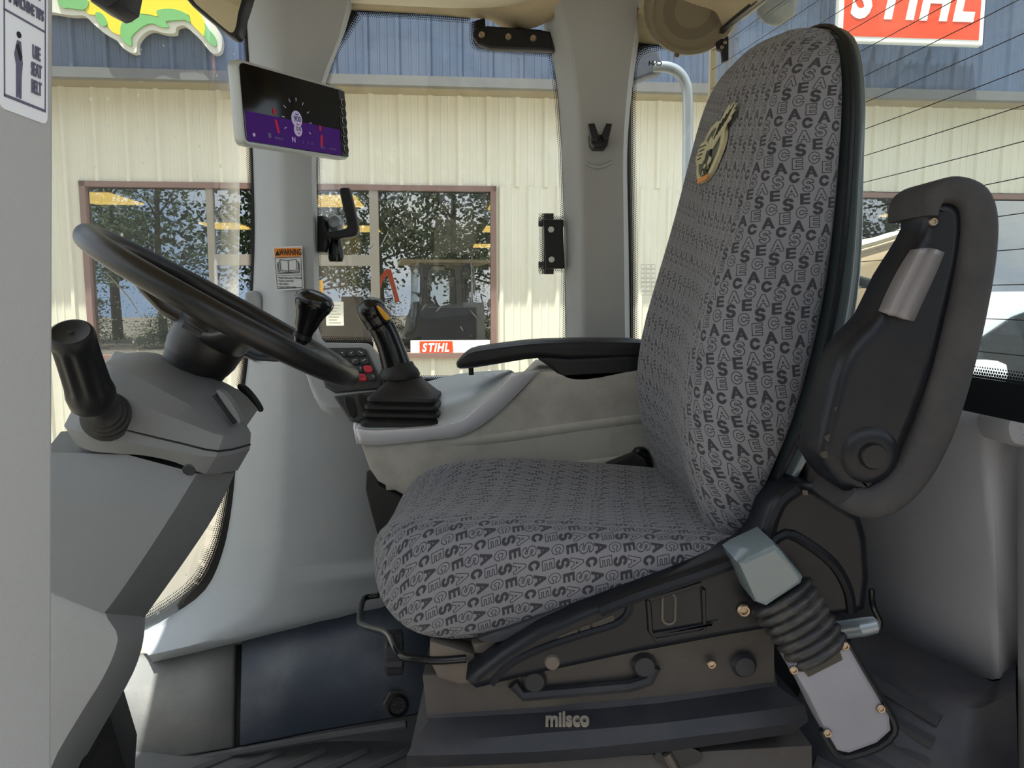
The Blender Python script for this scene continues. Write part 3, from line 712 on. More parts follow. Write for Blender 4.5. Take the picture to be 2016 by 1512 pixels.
# black ceramic edges with dots
def frit(pts, inw, parent, width=0.03):
    """pts: clear-side path; inw: same path on the solid side"""
    o = mk('ceramic_edge', sheet([pts, inw], uv=True), 'frit', parent, smooth=False)
    return o
w1 = bpy.data.objects['window_1']; w2 = bpy.data.objects['window_2']; w3 = bpy.data.objects['window_3']
cs = crom(PL([(464, -70, 1.645), (473, 60, 1.645), (480, 160, 1.645), (484, 300, 1.645), (487, 450, 1.645), (486, 570, 1.645), (474, 690, 1.645), (458, 800, 1.645), (445, 900, 1.645), (430, 1000, 1.645), (409, 1075, 1.645), (376, 1135, 1.645), (320, 1180, 1.645), (258, 1216, 1.645)]), 3)
inn = crom(PL([(494, -70, 1.645), (500, 60, 1.645), (506, 160, 1.645), (512, 300, 1.645), (514, 450, 1.645), (508, 570, 1.645), (500, 690, 1.645), (490, 800, 1.645), (480, 900, 1.645), (468, 1000, 1.645), (450, 1100, 1.645), (414, 1180, 1.645), (340, 1235, 1.645), (272, 1268, 1.645)]), 3)
frit(cs, inn, w1)
frit(dl([(712, 36), (668, 105), (650, 165), (634, 300), (632, 450), (634, 672)], 1.69), dl([(690, 10), (640, 95), (622, 165), (608, 300), (606, 450), (610, 672)], 1.69), w2)
frit(dl([(700, 33), (800, 38), (922, 47)], 1.69), dl([(700, 5), (800, 8), (935, 10)], 1.69), w2)
frit(crom(dl([(922, 45), (924, 85), (935, 99), (960, 104), (1090, 114)], 1.689), 3), crom(dl([(955, 35), (957, 65), (962, 75), (975, 79), (1100, 88)], 1.689), 3), w2)
frit(dl([(1079, 105), (1090, 190), (1098, 300), (1103, 450), (1106, 700)], 1.69), dl([(1110, 105), (1122, 190), (1130, 300), (1134, 450), (1136, 700)], 1.69), w2)
frit(dl([(1060, 420), (1060, 540)], 1.688), dl([(1090, 420), (1090, 540)], 1.688), w2)
frit(dl([(1060, 424), (1110, 424)], 1.6875), dl([(1060, 446), (1110, 446)], 1.6875), w2)
frit(dl([(1060, 537), (1110, 537)], 1.6875), dl([(1060, 515), (1110, 515)], 1.6875), w2)
frit(dl([(625, 661), (735, 663)], 1.689), dl([(625, 690), (735, 692)], 1.689), w2)
frit(dl([(735, 738), (1120, 738)], 1.689), dl([(735, 768), (1120, 768)], 1.689), w2)
frit(crom(dl([(1400, 93), (1320, 98), (1275, 106), (1259, 122), (1254, 160), (1253, 300), (1256, 450), (1258, 700)], 1.70), 3), crom(dl([(1400, 70), (1310, 74), (1250, 80), (1232, 110), (1228, 160), (1226, 300), (1228, 450), (1230, 700)], 1.70), 3), w3)
frit([rearp(k / 10, 0.918) - Vector((0.004, 0, 0)) for k in range(11)], [rearp(k / 10, 0.86) - Vector((0.004, 0, 0)) for k in range(11)], rear)
frit([rearp(k / 10, 1.605) - Vector((0.004, 0, 0)) for k in range(11)], [rearp(k / 10, 1.66) - Vector((0.004, 0, 0)) for k in range(11)], rear)
mk('glass_edge_strip', box(RC.x - 0.006, RC.x + 0.008, 1.712, 1.728, 0.8, 1.66), 'liner_light', w3, smooth=False)

# ---- headliner
h0 = [(690, 20, 1.69), (760, 24, 1.69), (850, 29, 1.69), (925, 36, 1.69), (962, 39, 1.69), (990, 54, 1.69), (1040, 58, 1.66), (1085, 40, 1.62)]
h1 = [(690, 8, 1.64), (760, 11, 1.64), (850, 15, 1.64), (930, 20, 1.64), (970, 22, 1.64), (1005, 22, 1.62), (1060, 14, 1.60), (1120, -5, 1.58)]
h2 = [(690, -25, 1.55), (760, -22, 1.55), (850, -18, 1.55), (930, -16, 1.55), (980, -16, 1.55), (1020, -18, 1.55), (1070, -25, 1.54), (1130, -45, 1.54)]
liner = struct(mk('trim_5', sheet([crom(PL(l), 3) for l in (h0, h1, h2)]), 'liner', solid=0.02))
hl = [(690, 6, 1.60), (800, 12, 1.60), (900, 16, 1.60), (1000, 12, 1.58), (1090, -12, 1.56)]
struct(mk('trim_6', sheet([crom(PL(hl), 3), crom(PL([(a, b - 60, d - 0.25) for a, b, d in hl]), 3)]), 'liner_light', solid=0.02))
struct(mk('ceiling', box(-0.92, 0.80, 0.22, 1.72, 1.66, 1.72), 'liner', smooth=False))
r0 = [(1240, 82, 1.70), (1290, 88, 1.70), (1345, 90, 1.70), (1385, 90, 1.68), (1402, 76, 1.60), (1450, 40, 1.42), (1520, -16, 1.20)]
r1 = [(1250, 40, 1.62), (1300, 48, 1.60), (1350, 52, 1.58), (1395, 44, 1.55), (1420, 28, 1.48), (1470, -5, 1.34), (1530, -50, 1.14)]
r2 = [(1270, -20, 1.50), (1310, -16, 1.48), (1360, -14, 1.46), (1400, -20, 1.42), (1440, -34, 1.36), (1490, -62, 1.24), (1545, -100, 1.06)]
rl = struct(mk('trim_7', sheet([crom(PL(l), 4) for l in (r0, r1, r2)]), 'liner', solid=0.015, angle=70))
# speaker let into the corner of the headliner
spo = P(1364, 14, 1.51); spn = (P(1364, 200, 1.25) - spo).normalized()
spk = thing('speaker', spo, 'round brown mesh speaker in the corner of the headliner', 'speaker')
SM = frame(spo, spn)
mk('ring', lathe([(0.070, 0.014), (0.074, 0.020), (0.082, 0.019), (0.090, 0.006), (0.092, -0.012)], SM, 40), 'speaker_ring', spk)
mk('grille', lathe([(0.001, 0.013), (0.05, 0.0145), (0.066, 0.013), (0.0705, 0.008)], SM, 36), 'speaker_mesh', spk)
boltm = hexbolt_mesh(); boltm.materials.append(MATS['bolt_metal'])
for a in (20, 140, 260): inst('screw', boltm, SM @ Matrix.Rotation(math.radians(a), 4, 'Z') @ Matrix.Translation((0.088, 0, 0.010)), spk)
# black strip with studs and hinge bracket at the top of the rear window
st = thing('hinge_bracket', P(1422, 90, 1.55), 'dark metal hinge bracket with screws at the top corner of the rear window', 'bracket')
mk('strip', tube([P(1398, 82, 1.60), P(1448, 38, 1.44), P(1520, -18, 1.22)], 0.007, 6), 'black_plastic', st)
mk('bracket_plate', plate([(1411, 82), (1430, 68), (1435, 72), (1435, 118), (1424, 122), (1422, 100), (1414, 96)], 1.52, 0.012, 0.002), 'black_plastic', st)
for q in (P(1427, 84, 1.517), P(1421, 93, 1.517)): inst('screw', boltm, frame(q, (0, -1, 0)) @ Matrix.Scale(0.55, 4), st)

# ---- rear wall behind the seat
g0 = [(1560, 805, 1.40), (1560, 840, 1.36), (1560, 1000, 1.36), (1560, 1180, 1.36), (1560, 1330, 1.36)]
g1 = [(1800, 793, 1.10), (1800, 835, 1.07), (1800, 1000, 1.07), (1800, 1180, 1.07), (1800, 1300, 1.07)]
g2 = [(1915, 800, 0.985), (1925, 840, 0.965), (1935, 1000, 0.965), (1944, 1180, 0.965), (1953, 1338, 0.965)]
g3 = [(1935, 803, 0.975), (1948, 845, 0.955), (1957, 1000, 0.955), (1963, 1180, 0.955), (1968, 1336, 0.955)]
g4 = [(1985, 815, 0.97), (1990, 860, 0.965), (1993, 1000, 0.965), (1994, 1180, 0.965), (1995, 1312, 0.965)]
struct(mk('wall_rear', sheet([PL(l) for l in (g0, g1, g2, g3, g4, [(2100, 830, 0.95), (2100, 870, 0.95), (2100, 1000, 0.95), (2100, 1180, 0.95), (2100, 1330, 0.95)])]), 'rear_panel_grey', angle=70, solid=0.01, soff=-1))
struct(mk('wall_rear_deck', sheet([[rearp(k / 10, 0.87) + Vector((0.12, 0, 0)) for k in range(11)], [rearp(k / 10, 0.0) + Vector((0.12, 0, 0)) for k in range(11)]]), 'black_plastic', solid=0.03))
t0 = [(1560, 805, 1.40), (1800, 793, 1.10), (1915, 800, 0.985), (1985, 815, 0.97), (2060, 830, 0.95)]
t1 = [P(1600, 788, 1.40), P(1830, 782, 1.16), P(1930, 784, 1.02), P(2000, 793, 0.97), P(2080, 806, 0.93)]
struct(mk('trim_8', sheet([PL(t0), [Vector((p.x + 0.01, p.y, p.z)) for p in t1]]), 'rear_panel_grey', solid=0.006, soff=-1))
struct(mk('trim_9', tube([P(1700, 772, 1.25), P(1900, 772, 1.03), P(2080, 790, 0.86)], 0.008, 8), 'black_rubber'))
struct(mk('trim_10', sheet([PL([(1995, 800, 0.93), (2003, 880, 0.925), (2003, 1100, 0.925), (2005, 1520, 0.925)]), PL([(2100, 810, 0.88), (2100, 880, 0.88), (2100, 1100, 0.88), (2100, 1520, 0.88)])]), 'rear_panel_grey', solid=0.02))
struct(mk('trim_11', plate([(1984, 838), (1996, 820), (2016, 812), (2070, 808), (2070, 880), (2010, 882), (1990, 868)], 0.90, 0.06, 0.012, 3), 'rear_panel_grey'))
# black wheel-arch moulding at the lower right with diagonal ribs
k0 = [(1640, 1205, 1.15), (1725, 1242, 1.08), (1840, 1290, 1.00), (1955, 1342, 0.945), (1975, 1325, 0.94), (2000, 1306, 0.94)]
k1 = [(1600, 1260, 1.05), (1700, 1310, 0.99), (1800, 1350, 0.94), (1905, 1395, 0.90), (1950, 1385, 0.90), (2000, 1360, 0.91)]
k2 = [(1560, 1420, 0.98), (1660, 1450, 0.94), (1760, 1490, 0.90), (1885, 1540, 0.875), (1935, 1540, 0.88), (2005, 1540, 0.90)]
k3 = [(1540, 1600, 0.92), (1640, 1640, 0.90), (1740, 1690, 0.88), (1880, 1700, 0.86), (1930, 1700, 0.87), (2005, 1700, 0.89)]
arch = struct(mk('wall_rear_lower', sheet([crom(PL(l), 2) for l in (k0, k1, k2, k3)]), 'base_black', angle=70))
for k in range(5):
    a = (1700 - 24 * k, 1330 + 42 * k); b = (1850 - 12 * k, 1420 + 44 * k)
    mk('rib', tube([P(a[0], a[1], 0.975 - 0.012 * k), P(b[0], b[1], 0.905 - 0.008 * k)], 0.009, 6, up=(0, 0, 1)), 'base_black', arch)

# ================================================================== CAB FITTINGS
# ---- steering wheel
WC = Vector((-0.435, 1.167, 0.982)); WR = 0.2086; wa = math.radians(29.7); wb = math.radians(-8.65)
wu = Vector((math.cos(wa), 0, -math.sin(wa))); wv = Vector((0, math.cos(wb), math.sin(wb))); wn = wu.cross(wv).normalized(); wv = wn.cross(wu)
def W(a, r, h=0.0): return WC + wu * (r * math.cos(a)) + wv * (r * math.sin(a)) + wn * h
wheel = thing('steering_wheel', WC - wn * 0.12, 'black three-spoke steering wheel with a spinner knob on the rim', 'steering wheel')
mk('rim', tube([W(k * 2 * math.pi / 96, WR) for k in range(96)], 0.0168, 18, closed=True), 'rim_black', wheel)
HM = frame(WC, wn, wu)
mk('hub', lathe([(0.0, -0.022), (0.046, -0.024), (0.054, -0.034), (0.056, -0.052), (0.054, -0.076), (0.050, -0.09)], HM, 40), 'rim_black', wheel, label='dusty dark hub boss')
mk('hub_neck', lathe([(0.050, -0.085), (0.046, -0.105), (0.044, -0.13), (0.045, -0.165), (0.048, -0.20)], HM, 36), 'black_plastic', wheel)
mk('centre_cap', lathe([(0.0, -0.006), (0.034, -0.008), (0.042, -0.014), (0.046, -0.028)], HM, 32), 'black_gloss', wheel)
for ang in (math.radians(178), math.radians(300), math.radians(52)):
    path = [W(ang, r, h) for r, h in ((0.03, -0.046), (0.07, -0.046), (0.115, -0.034), (0.16, -0.014), (0.205, 0.0))]
    rr = [0.034, 0.031, 0.024, 0.018, 0.014]
    rings = []
    tdir = (W(ang + math.pi / 2, 1) - WC)
    for p, q in zip(path, rr): rings.append([p + tdir * (q * 1.15 * math.cos(k * math.pi / 7)) + wn * (0.010 * math.sin(k * math.pi / 7)) for k in range(14)])
    mk('spoke', loft(rings), 'rim_black', wheel)
mk('hub_clip', slab([P(a, b, 1.075) for a, b in ((362, 632), (418, 663), (411, 676), (356, 645))], (0, 0.012, 0), 0.002), 'black_gloss', wheel)
# spinner knob
kb = P(596, 662, 1.27); KM = frame(kb, Vector((0.36, -0.10, 0.92)).normalized())
kn = mk('spinner_knob', lathe([(0.010, -0.012), (0.0145, 0.0), (0.0150, 0.010), (0.0180, 0.018), (0.0205, 0.030), (0.0245, 0.042), (0.0300, 0.052), (0.0325, 0.060), (0.0318, 0.068), (0.0260, 0.075), (0.0120, 0.079), (0.0, 0.0795)], KM, 28), 'black_gloss', wheel)
mk('knob_clamp', tube([kb - wn * 0.004, kb + KM.to_3x3() @ Vector((0, 0, 0.004))], 0.016, 14), 'black_plastic', wheel)

# ---- steering column
colm = thing('steering_column', P(120, 1500, 1.12), 'grey two-tone plastic steering column rising from the floor to the wheel', 'steering column')
YC = 1.15
def mloft(lines, yc, sm=3, skew=0.45):
    """closed body: near-side polylines (list over stations) mirrored about the plane Y = yc"""
    ls = [crom(PL(l), sm) for l in lines]; rings = []
    for j in range(len(ls[0])):
        near = [l[j] for l in ls]; far = [Vector((p.x - 2 * (yc - p.y) * skew, 2 * yc - p.y, p.z)) for p in reversed(near)]
        rings.append(near + far)
    return loft(rings)
R0 = [(215, 709, 1.13), (243, 700, 1.13), (288, 697, 1.13), (330, 706, 1.13), (400, 737, 1.13), (476, 775, 1.13), (508, 806, 1.14)]
R1 = [(204, 716, 1.03), (222, 722, 1.02), (262, 738, 1.01), (320, 769, 1.0), (385, 803, 1.0), (440, 832, 1.01), (486, 838, 1.06)]
R1b = [(170, 752, 1.0), (195, 762, 0.985), (240, 780, 0.98), (300, 806, 0.975), (372, 834, 0.975), (440, 858, 0.985), (494, 852, 1.05)]
R2 = [(126, 838, 0.995), (160, 852, 0.975), (215, 864, 0.965), (280, 876, 0.965), (350, 888, 0.965), (425, 900, 0.975), (492, 884, 1.04)]
R3 = [(150, 876, 1.01), (180, 888, 0.99), (230, 893, 0.985), (285, 897, 0.985), (345, 910, 0.985), (405, 933, 0.99), (468, 926, 1.05)]
mk('upper_shroud', mloft([R3, R2, R1b, R1, R0], YC), 'column_grey', colm, angle=24)
mk('shroud_seam', tube(crom([a.lerp(b, 0.72) for a, b in zip(PL(R1b), PL(R2))][2:], 3), 0.0013, 5), 'black_plastic', colm)
q0 = [(88, 890, 1.02), (50, 960, 1.01), (30, 1040, 1.01), (10, 1100, 1.01), (-10, 1150, 1.01)]
q1 = [(250, 895, 0.99), (215, 975, 0.98), (170, 1065, 0.975), (125, 1130, 0.975), (100, 1165, 0.975)]
q2 = [(388, 932, 0.99), (340, 1010, 0.98), (285, 1095, 0.975), (232, 1172, 0.975), (205, 1207, 0.975)]
q3 = [(462, 932, 1.08), (424, 1012, 1.08), (372, 1092, 1.08), (318, 1168, 1.08), (284, 1216, 1.08)]
mk('middle_shroud', mloft([q0, q1, q2, q3], 1.10), 'column_grey', colm, angle=30)
mk('screw_recess', lathe([(0.0, -0.002), (0.006, -0.002), (0.0075, 0.001), (0.0085, 0.0)], frame(P(372, 926, 0.982), (0.1, -0.9, -0.4)), 16), 'base_black', colm)
u0 = [(-30, 1100, 1.02), (-20, 1150, 1.01), (-20, 1190, 1.0), (-30, 1260, 1.0), (-50, 1380, 1.0), (-80, 1530, 1.0), (-160, 1790, 1.0)]
u1 = [(95, 1092, 1.0), (100, 1160, 0.98), (110, 1215, 0.97), (110, 1290, 0.96), (70, 1400, 0.96), (30, 1530, 0.96), (-60, 1800, 0.96)]
u2 = [(200, 1185, 0.985), (212, 1218, 0.975), (232, 1258, 0.965), (205, 1330, 0.96), (150, 1420, 0.96), (92, 1530, 0.96), (0, 1800, 0.96)]
u3 = [(268, 1195, 1.07), (282, 1222, 1.07), (282, 1262, 1.06), (262, 1325, 1.06), (212, 1415, 1.06), (150, 1530, 1.06), (60, 1760, 1.06)]
mk('lower_shroud', mloft([u0, u1, u2, u3], 1.10), 'column_light', colm, angle=50)
mk('pedal_base', mloft([[(90, 1480, 1.08), (60, 1560, 1.08)], [(160, 1485, 1.05), (160, 1560, 1.05)], [(215, 1405, 1.12), (262, 1560, 1.12)]], 1.2, 1), 'black_rubber', colm)
# multi-function lever: ribbed grip, stem and stepped rubber boot
lv = thing('column_lever', P(205, 822, 0.95), 'black fluted lever with a stepped rubber boot on the steering column', 'lever')
bo = P(214, 820, 0.975); bax = (P(180, 788, 0.90) - bo).normalized(); BMx = frame(bo, bax)
prof = []
for r, h in ((0.033, 0.0), (0.033, 0.005), (0.0295, 0.008), (0.0295, 0.014), (0.026, 0.017), (0.026, 0.023), (0.0225, 0.026), (0.0225, 0.032), (0.017, 0.036), (0.013, 0.046), (0.011, 0.06)): prof.append((r, h))
mk('boot', lathe(prof, BMx, 32), 'black_rubber', lv)
ga = P(186, 797, 0.905); gb = P(139, 655, 0.835); gax = (gb - ga).normalized(); gl_ = (gb - ga).length
mk('stem', tube([bo + bax * 0.05, ga + gax * 0.01], 0.0085, 12), 'black_plastic', lv)
rings = []
GM = frame(ga, gax)
for t, r, fl in ((-0.04, 0.008, 0), (0.0, 0.020, 0), (0.06, 0.0262, 0), (0.18, 0.0272, 0), (0.26, 0.0262, 0.2), (0.34, 0.0252, 1), (0.6, 0.0242, 1), (0.84, 0.0236, 1), (0.90, 0.0240, 0), (0.96, 0.0240, 0), (1.0, 0.0225, 0), (1.012, 0.0195, 0), (1.006, 0.0185, 0), (1.006, 0.0, 0)):
    rings.append([GM @ Vector(((max(r, 1e-5) - 0.0036 * fl * (0.5 + 0.5 * math.cos(9 * k * 2 * math.pi / 72))) * math.cos(k * 2 * math.pi / 72), (max(r, 1e-5) - 0.0036 * fl * (0.5 + 0.5 * math.cos(9 * k * 2 * math.pi / 72))) * math.sin(k * 2 * math.pi / 72), gl_ * t)) for k in range(72)])
gp = mk('grip', loft(rings), 'black_plastic', lv)
mk('grip_dot', lathe([(0.0, 0.0012), (0.0028, 0.001), (0.0032, -0.001)], frame(ga + gax * (gl_ * 1.006), gax), 12), 'black_rubber', gp)
# tilt levers on the column top
tl = thing('column_paddle', P(455, 815, 1.05), 'grey leaf-shaped paddle set into the steering column top', 'lever')
mk('paddle', slab(crom([P(a, b, 1.015) for a, b in ((424, 770), (438, 772), (455, 792), (468, 815), (474, 832), (462, 834), (445, 808))], 3, True), (0, 0.014, 0), 0.003), 'column_grey', tl)
mk('paddle_slot', slab([P(a, b, 1.012) for a, b in ((416, 780), (424, 776), (466, 832), (458, 836))], (0, 0.02, 0), 0.002), 'black_plastic', tl)
tl2 = thing('control_stalk', P(490, 800, 1.18), 'thin black curved blade projecting behind the steering column', 'lever')
mk('blade', slab(crom([P(a, b, 1.2) for a, b in ((466, 764), (470, 756), (485, 765), (502, 785), (514, 806), (510, 812), (498, 800), (482, 784))], 3, True), (0, 0.012, 0), 0.003), 'black_plastic', tl2)

# ---- display monitor on the pillar
mon_o = P(576, 232, 1.33)
mon = thing('display_monitor', mon_o, 'silver-framed machine display with a dark and purple screen on the pillar', 'monitor')
TLc, TRc, BLc, BRc = P(472, 121, 1.215), P(680, 178, 1.46), P(478, 279, 1.215), P(683, 312, 1.46)
mx_ = ((TRc - TLc) + (BRc - BLc)); mw = mx_.length / 2; mx_.normalize()
my_ = ((TLc - BLc) + (TRc - BRc)); mh = my_.length / 2; my_ = (my_ - mx_ * my_.dot(mx_)).normalized(); mz_ = mx_.cross(my_)
mc = (TLc + TRc + BLc + BRc) / 4
MM = Matrix(((mx_.x, my_.x, mz_.x, mc.x), (mx_.y, my_.y, mz_.y, mc.y), (mx_.z, my_.z, mz_.z, mc.z), (0, 0, 0, 1)))
def mq(u, v, h=0.0): return MM @ Vector(((u - 0.5) * mw, (0.5 - v) * mh, h))   # u, v in 0..1 from the top left of the front
def mrect(u0, v0, u1, v1, h, th): return slab([mq(u0, v0, h), mq(u1, v0, h), mq(u1, v1, h), mq(u0, v1, h)], -mz_ * th)
bez = mk('bezel', slab([MM @ Vector((a, b, 0)) for a, b in rrect(mw / 2 + 0.003, mh / 2 + 0.003, 0.012, 5)], -mz_ * 0.018, 0.003), 'bezel_silver', mon)
mk('mount', tube([mq(0.62, 0.5, -0.03), P(585, 240, 1.60)], 0.025, 12), 'black_plastic', mon)
mat('screen_black', (6, 6, 8), 0.08, var=0.02)
mk('screen', slab([MM @ Vector((a, b, 0.0012)) for a, b in rrect(mw / 2 - 0.002, mh / 2 - 0.002, 0.009, 4)], -mz_ * 0.002), 'screen_black', mon, smooth=False)
emit('screen_purple', (62, 10, 104), 0.45); emit('screen_red', (150, 30, 50), 0.6); emit('screen_glow', (170, 160, 190), 0.5); emit('screen_dim', (96, 88, 120), 0.4); emit('screen_ink', (16, 10, 40), 0.2)
scr = mk('image', mrect(0.02, 0.60, 0.915, 0.975, 0.0016, 0.0003), 'screen_purple', mon, smooth=False)
def circ(u, v, r, h, n=28): return slab([mq(u, v, h) + mx_ * r * math.cos(k * 2 * math.pi / n) + my_ * r * math.sin(k * 2 * math.pi / n) for k in range(n)], -mz_ * 0.0003)
gau = mk('gauge', circ(0.47, 0.575, 0.0135, 0.0020), 'screen_glow', mon, smooth=False)
mk('gauge', circ(0.475, 0.72, 0.0105, 0.0019), 'screen_glow', mon, smooth=False)
def mtext(nm, s, u, v, size, m, parent=mon): M = MM.copy(); M.translation = mq(u, v, 0.0022); return mk(nm, text_vf(s, size, M, ext=0.0001, bold=0.0001), m, parent, smooth=False)
mtext('reading', '900', 0.475, 0.575, 0.0125, 'screen_ink'); mtext('reading', '0.0', 0.48, 0.705, 0.010, 'screen_ink')
mtext('reading', 'Engine', 0.472, 0.51, 0.003, 'screen_ink'); mtext('reading', 'Status', 0.475, 0.645, 0.0032, 'screen_red'); mtext('reading', 'MPH', 0.48, 0.765, 0.0030, 'screen_red')
mtext('reading', 'N', 0.425, 0.865, 0.0125, 'screen_glow')
for k, s in enumerate('123D'): mtext('reading', s, 0.47 + 0.045 * k, 0.875, 0.0075, 'screen_dim')
mtext('reading', 'MAX', 0.71, 0.905, 0.005, 'screen_dim'); mtext('reading', 'TRACTION', 0.82, 0.905, 0.004, 'screen_dim'); mtext('reading', 'MOBILITY', 0.29, 0.88, 0.005, 'screen_dim')
for k in range(9):
    a = math.radians(205 - 29 * k); r0_, r1_ = 0.032, 0.038
    c0 = mq(0.475, 0.60, 0.0019)
    p0 = c0 + mx_ * r0_ * math.cos(a) + my_ * r0_ * math.sin(a); p1 = c0 + mx_ * r1_ * math.cos(a) + my_ * r1_ * math.sin(a); tq = (p1 - p0).cross(mz_).normalized() * 0.0006
    mk('dial_tick', slab([p0 - tq, p1 - tq, p1 + tq, p0 + tq], -mz_ * 0.0002), 'screen_glow', mon, smooth=False)
for (u0, v0, du) in ((0.255, 0.50, 0.0), (0.262, 0.64, 0.02), (0.69, 0.60, 0.0), (0.70, 0.73, -0.01)):
    h = 0.07 if v0 in (0.5, 0.6) else 0.17
    mk('side_bar', slab([mq(u0, v0, 0.0019), mq(u0 + 0.022, v0, 0.0019), mq(u0 + du + 0.022, v0 + h, 0.0019), mq(u0 + du, v0 + h, 0.0019)], -mz_ * 0.0002), 'screen_red', mon, smooth=False)
mk('status_light', circ(0.075, 0.885, 0.0028, 0.0019, 14), 'screen_glow', mon, smooth=False)
mk('screen_icon', mrect(0.195, 0.83, 0.222, 0.89, 0.0018, 0.0002), 'screen_dim', mon, smooth=False)
mk('button_strip', mrect(0.925, 0.02, 0.995, 0.98, 0.0018, 0.003), 'key_black', mon, smooth=False)
for k in range(6):
    v = 0.15 + 0.135 * k
    bt = mk('button', slab(crom([mq(0.935, v, 0.004), mq(0.985, v, 0.004), mq(0.99, v + 0.095, 0.004), mq(0.955, v + 0.105, 0.004), mq(0.938, v + 0.07, 0.004)], 2, True), -mz_ * 0.004, 0.0008), 'black_plastic', mon)
    mk('button_edge', tube([mq(0.960, v, 0.0044), mq(0.937, v, 0.0044), mq(0.938, v + 0.07, 0.0044), mq(0.955, v + 0.10, 0.0044)], 0.0005, 5), 'bezel_silver', bt)

# ---- window latch
la = thing('window_latch', P(640, 497, 1.62), 'black L-shaped window latch handle beside the front pillar', 'handle')
mk('latch_base', plate([(623, 424), (636, 424), (645, 455), (645, 482), (640, 497), (623, 497)], 1.60, 0.06, 0.006), 'black_plastic', la)
hd = mk('latch_handle', slab(crom([P(a, b, 1.575) for a, b in ((641, 458), (660, 454), (680, 449), (682, 440), (675, 410), (668, 378), (670, 370), (683, 369), (688, 374), (697, 410), (705, 450), (700, 464), (680, 468), (644, 470))], 2, True), (0, 0.018, 0), 0.004), 'black_plastic', la)
for k in range(3): mk('grip_groove', tube([P(674 + 4 * k, 381, 1.5745), P(686 + 4 * k, 440, 1.5745)], 0.0008, 5), 'black_rubber', hd)
mk('pivot_ball', lathe([(0.0, 0.018), (0.012, 0.015), (0.017, 0.006), (0.017, -0.006), (0.01, -0.014)], frame(P(661, 440, 1.62), (0, -1, 0.2)), 20), 'steel_grey', la)
mk('latch_knob', lathe([(0.010, 0.0), (0.012, 0.012), (0.0155, 0.03), (0.0165, 0.042), (0.014, 0.05), (0.0, 0.053)], frame(P(661, 468, 1.62), (0, 0, -1)), 20), 'black_gloss', la)
# ---- stickers
def sticker(nm, label, quad, th=0.0008):
    pass
ws = thing('warning_sticker', P(568, 572, 1.548), 'white and orange warning sticker with an open manual on the grey pillar', 'sticker')
wd = 1.546
def wq(u, v, h=0.0): # 0..1 across the sticker
    a = P(536, 486, wd).lerp(P(595, 484, wd), u); b = P(543, 572, wd).lerp(P(598, 570, wd), u); p = a.lerp(b, v); p.y -= h; return p
def wr(u0, v0, u1, v1, h, th=0.0006): return slab([wq(u0, v0, h), wq(u1, v0, h), wq(u1, v1, h), wq(u0, v1, h)], (0, th, 0))
mk('sheet', wr(0, 0, 1, 1, 0.0, 0.001), 'sticker_white', ws, smooth=False)
mk('orange_header', wr(0.06, 0.04, 0.95, 0.24, 0.0006), 'warning_orange', ws, smooth=False)
def wtext(s, u, v, size, m, al='CENTER', sx=1.0, bold=0.0): 
    M = Matrix(((1, 0, 0, 0), (0, 0, -1, 0), (0, 1, 0, 0), (0, 0, 0, 1))); M.translation = wq(u, v, 0.0011)
    return mk('lettering', text_vf(s, size, M, ext=0.0002, align=al, sx=sx, bold=bold), m, ws, smooth=False)
wtext('WARNING', 0.60, 0.14, 0.0165, 'print_black', sx=0.56, bold=0.0003)
mk('warning_triangle', slab([wq(0.08, 0.2, 0.0010), wq(0.165, 0.075, 0.0010), wq(0.25, 0.2, 0.0010)], (0, 0.0003, 0)), 'print_black', ws, smooth=False)
for (u0, v0, u1, v1) in ((0.06, 0.25, 0.945, 0.262), (0.06, 0.66, 0.945, 0.668), (0.06, 0.95, 0.945, 0.962), (0.055, 0.25, 0.067, 0.96), (0.94, 0.25, 0.952, 0.96)): mk('frame_line', wr(u0, v0, u1, v1, 0.0007, 0.0004), 'print_black', ws, smooth=False)
for k, pts in enumerate(([(0.22, 0.30), (0.48, 0.32), (0.50, 0.33), (0.52, 0.32), (0.78, 0.30), (0.79, 0.54), (0.53, 0.565), (0.50, 0.575), (0.47, 0.565), (0.23, 0.545), (0.22, 0.30)], [(0.50, 0.33), (0.50, 0.575)], [(0.21, 0.35), (0.16, 0.35), (0.17, 0.58), (0.48, 0.60), (0.52, 0.60), (0.85, 0.575), (0.84, 0.35), (0.79, 0.35)], [(0.16, 0.39), (0.12, 0.39), (0.13, 0.615), (0.88, 0.61), (0.87, 0.39), (0.84, 0.39)])):
    mk('book_line', tube([wq(u, v, 0.0009) for u, v in pts], 0.0006, 4), 'print_black', ws, smooth=False)
for k, s in enumerate(('\u2022 Read Operator\'s Manual.', '\u2022 Fasten seat belt.', '\u2022 No riders.', '\u2022 Keep others away.')): wtext(s, 0.09, 0.71 + 0.07 * k, 0.0058, 'print_black', 'LEFT', sx=0.80)
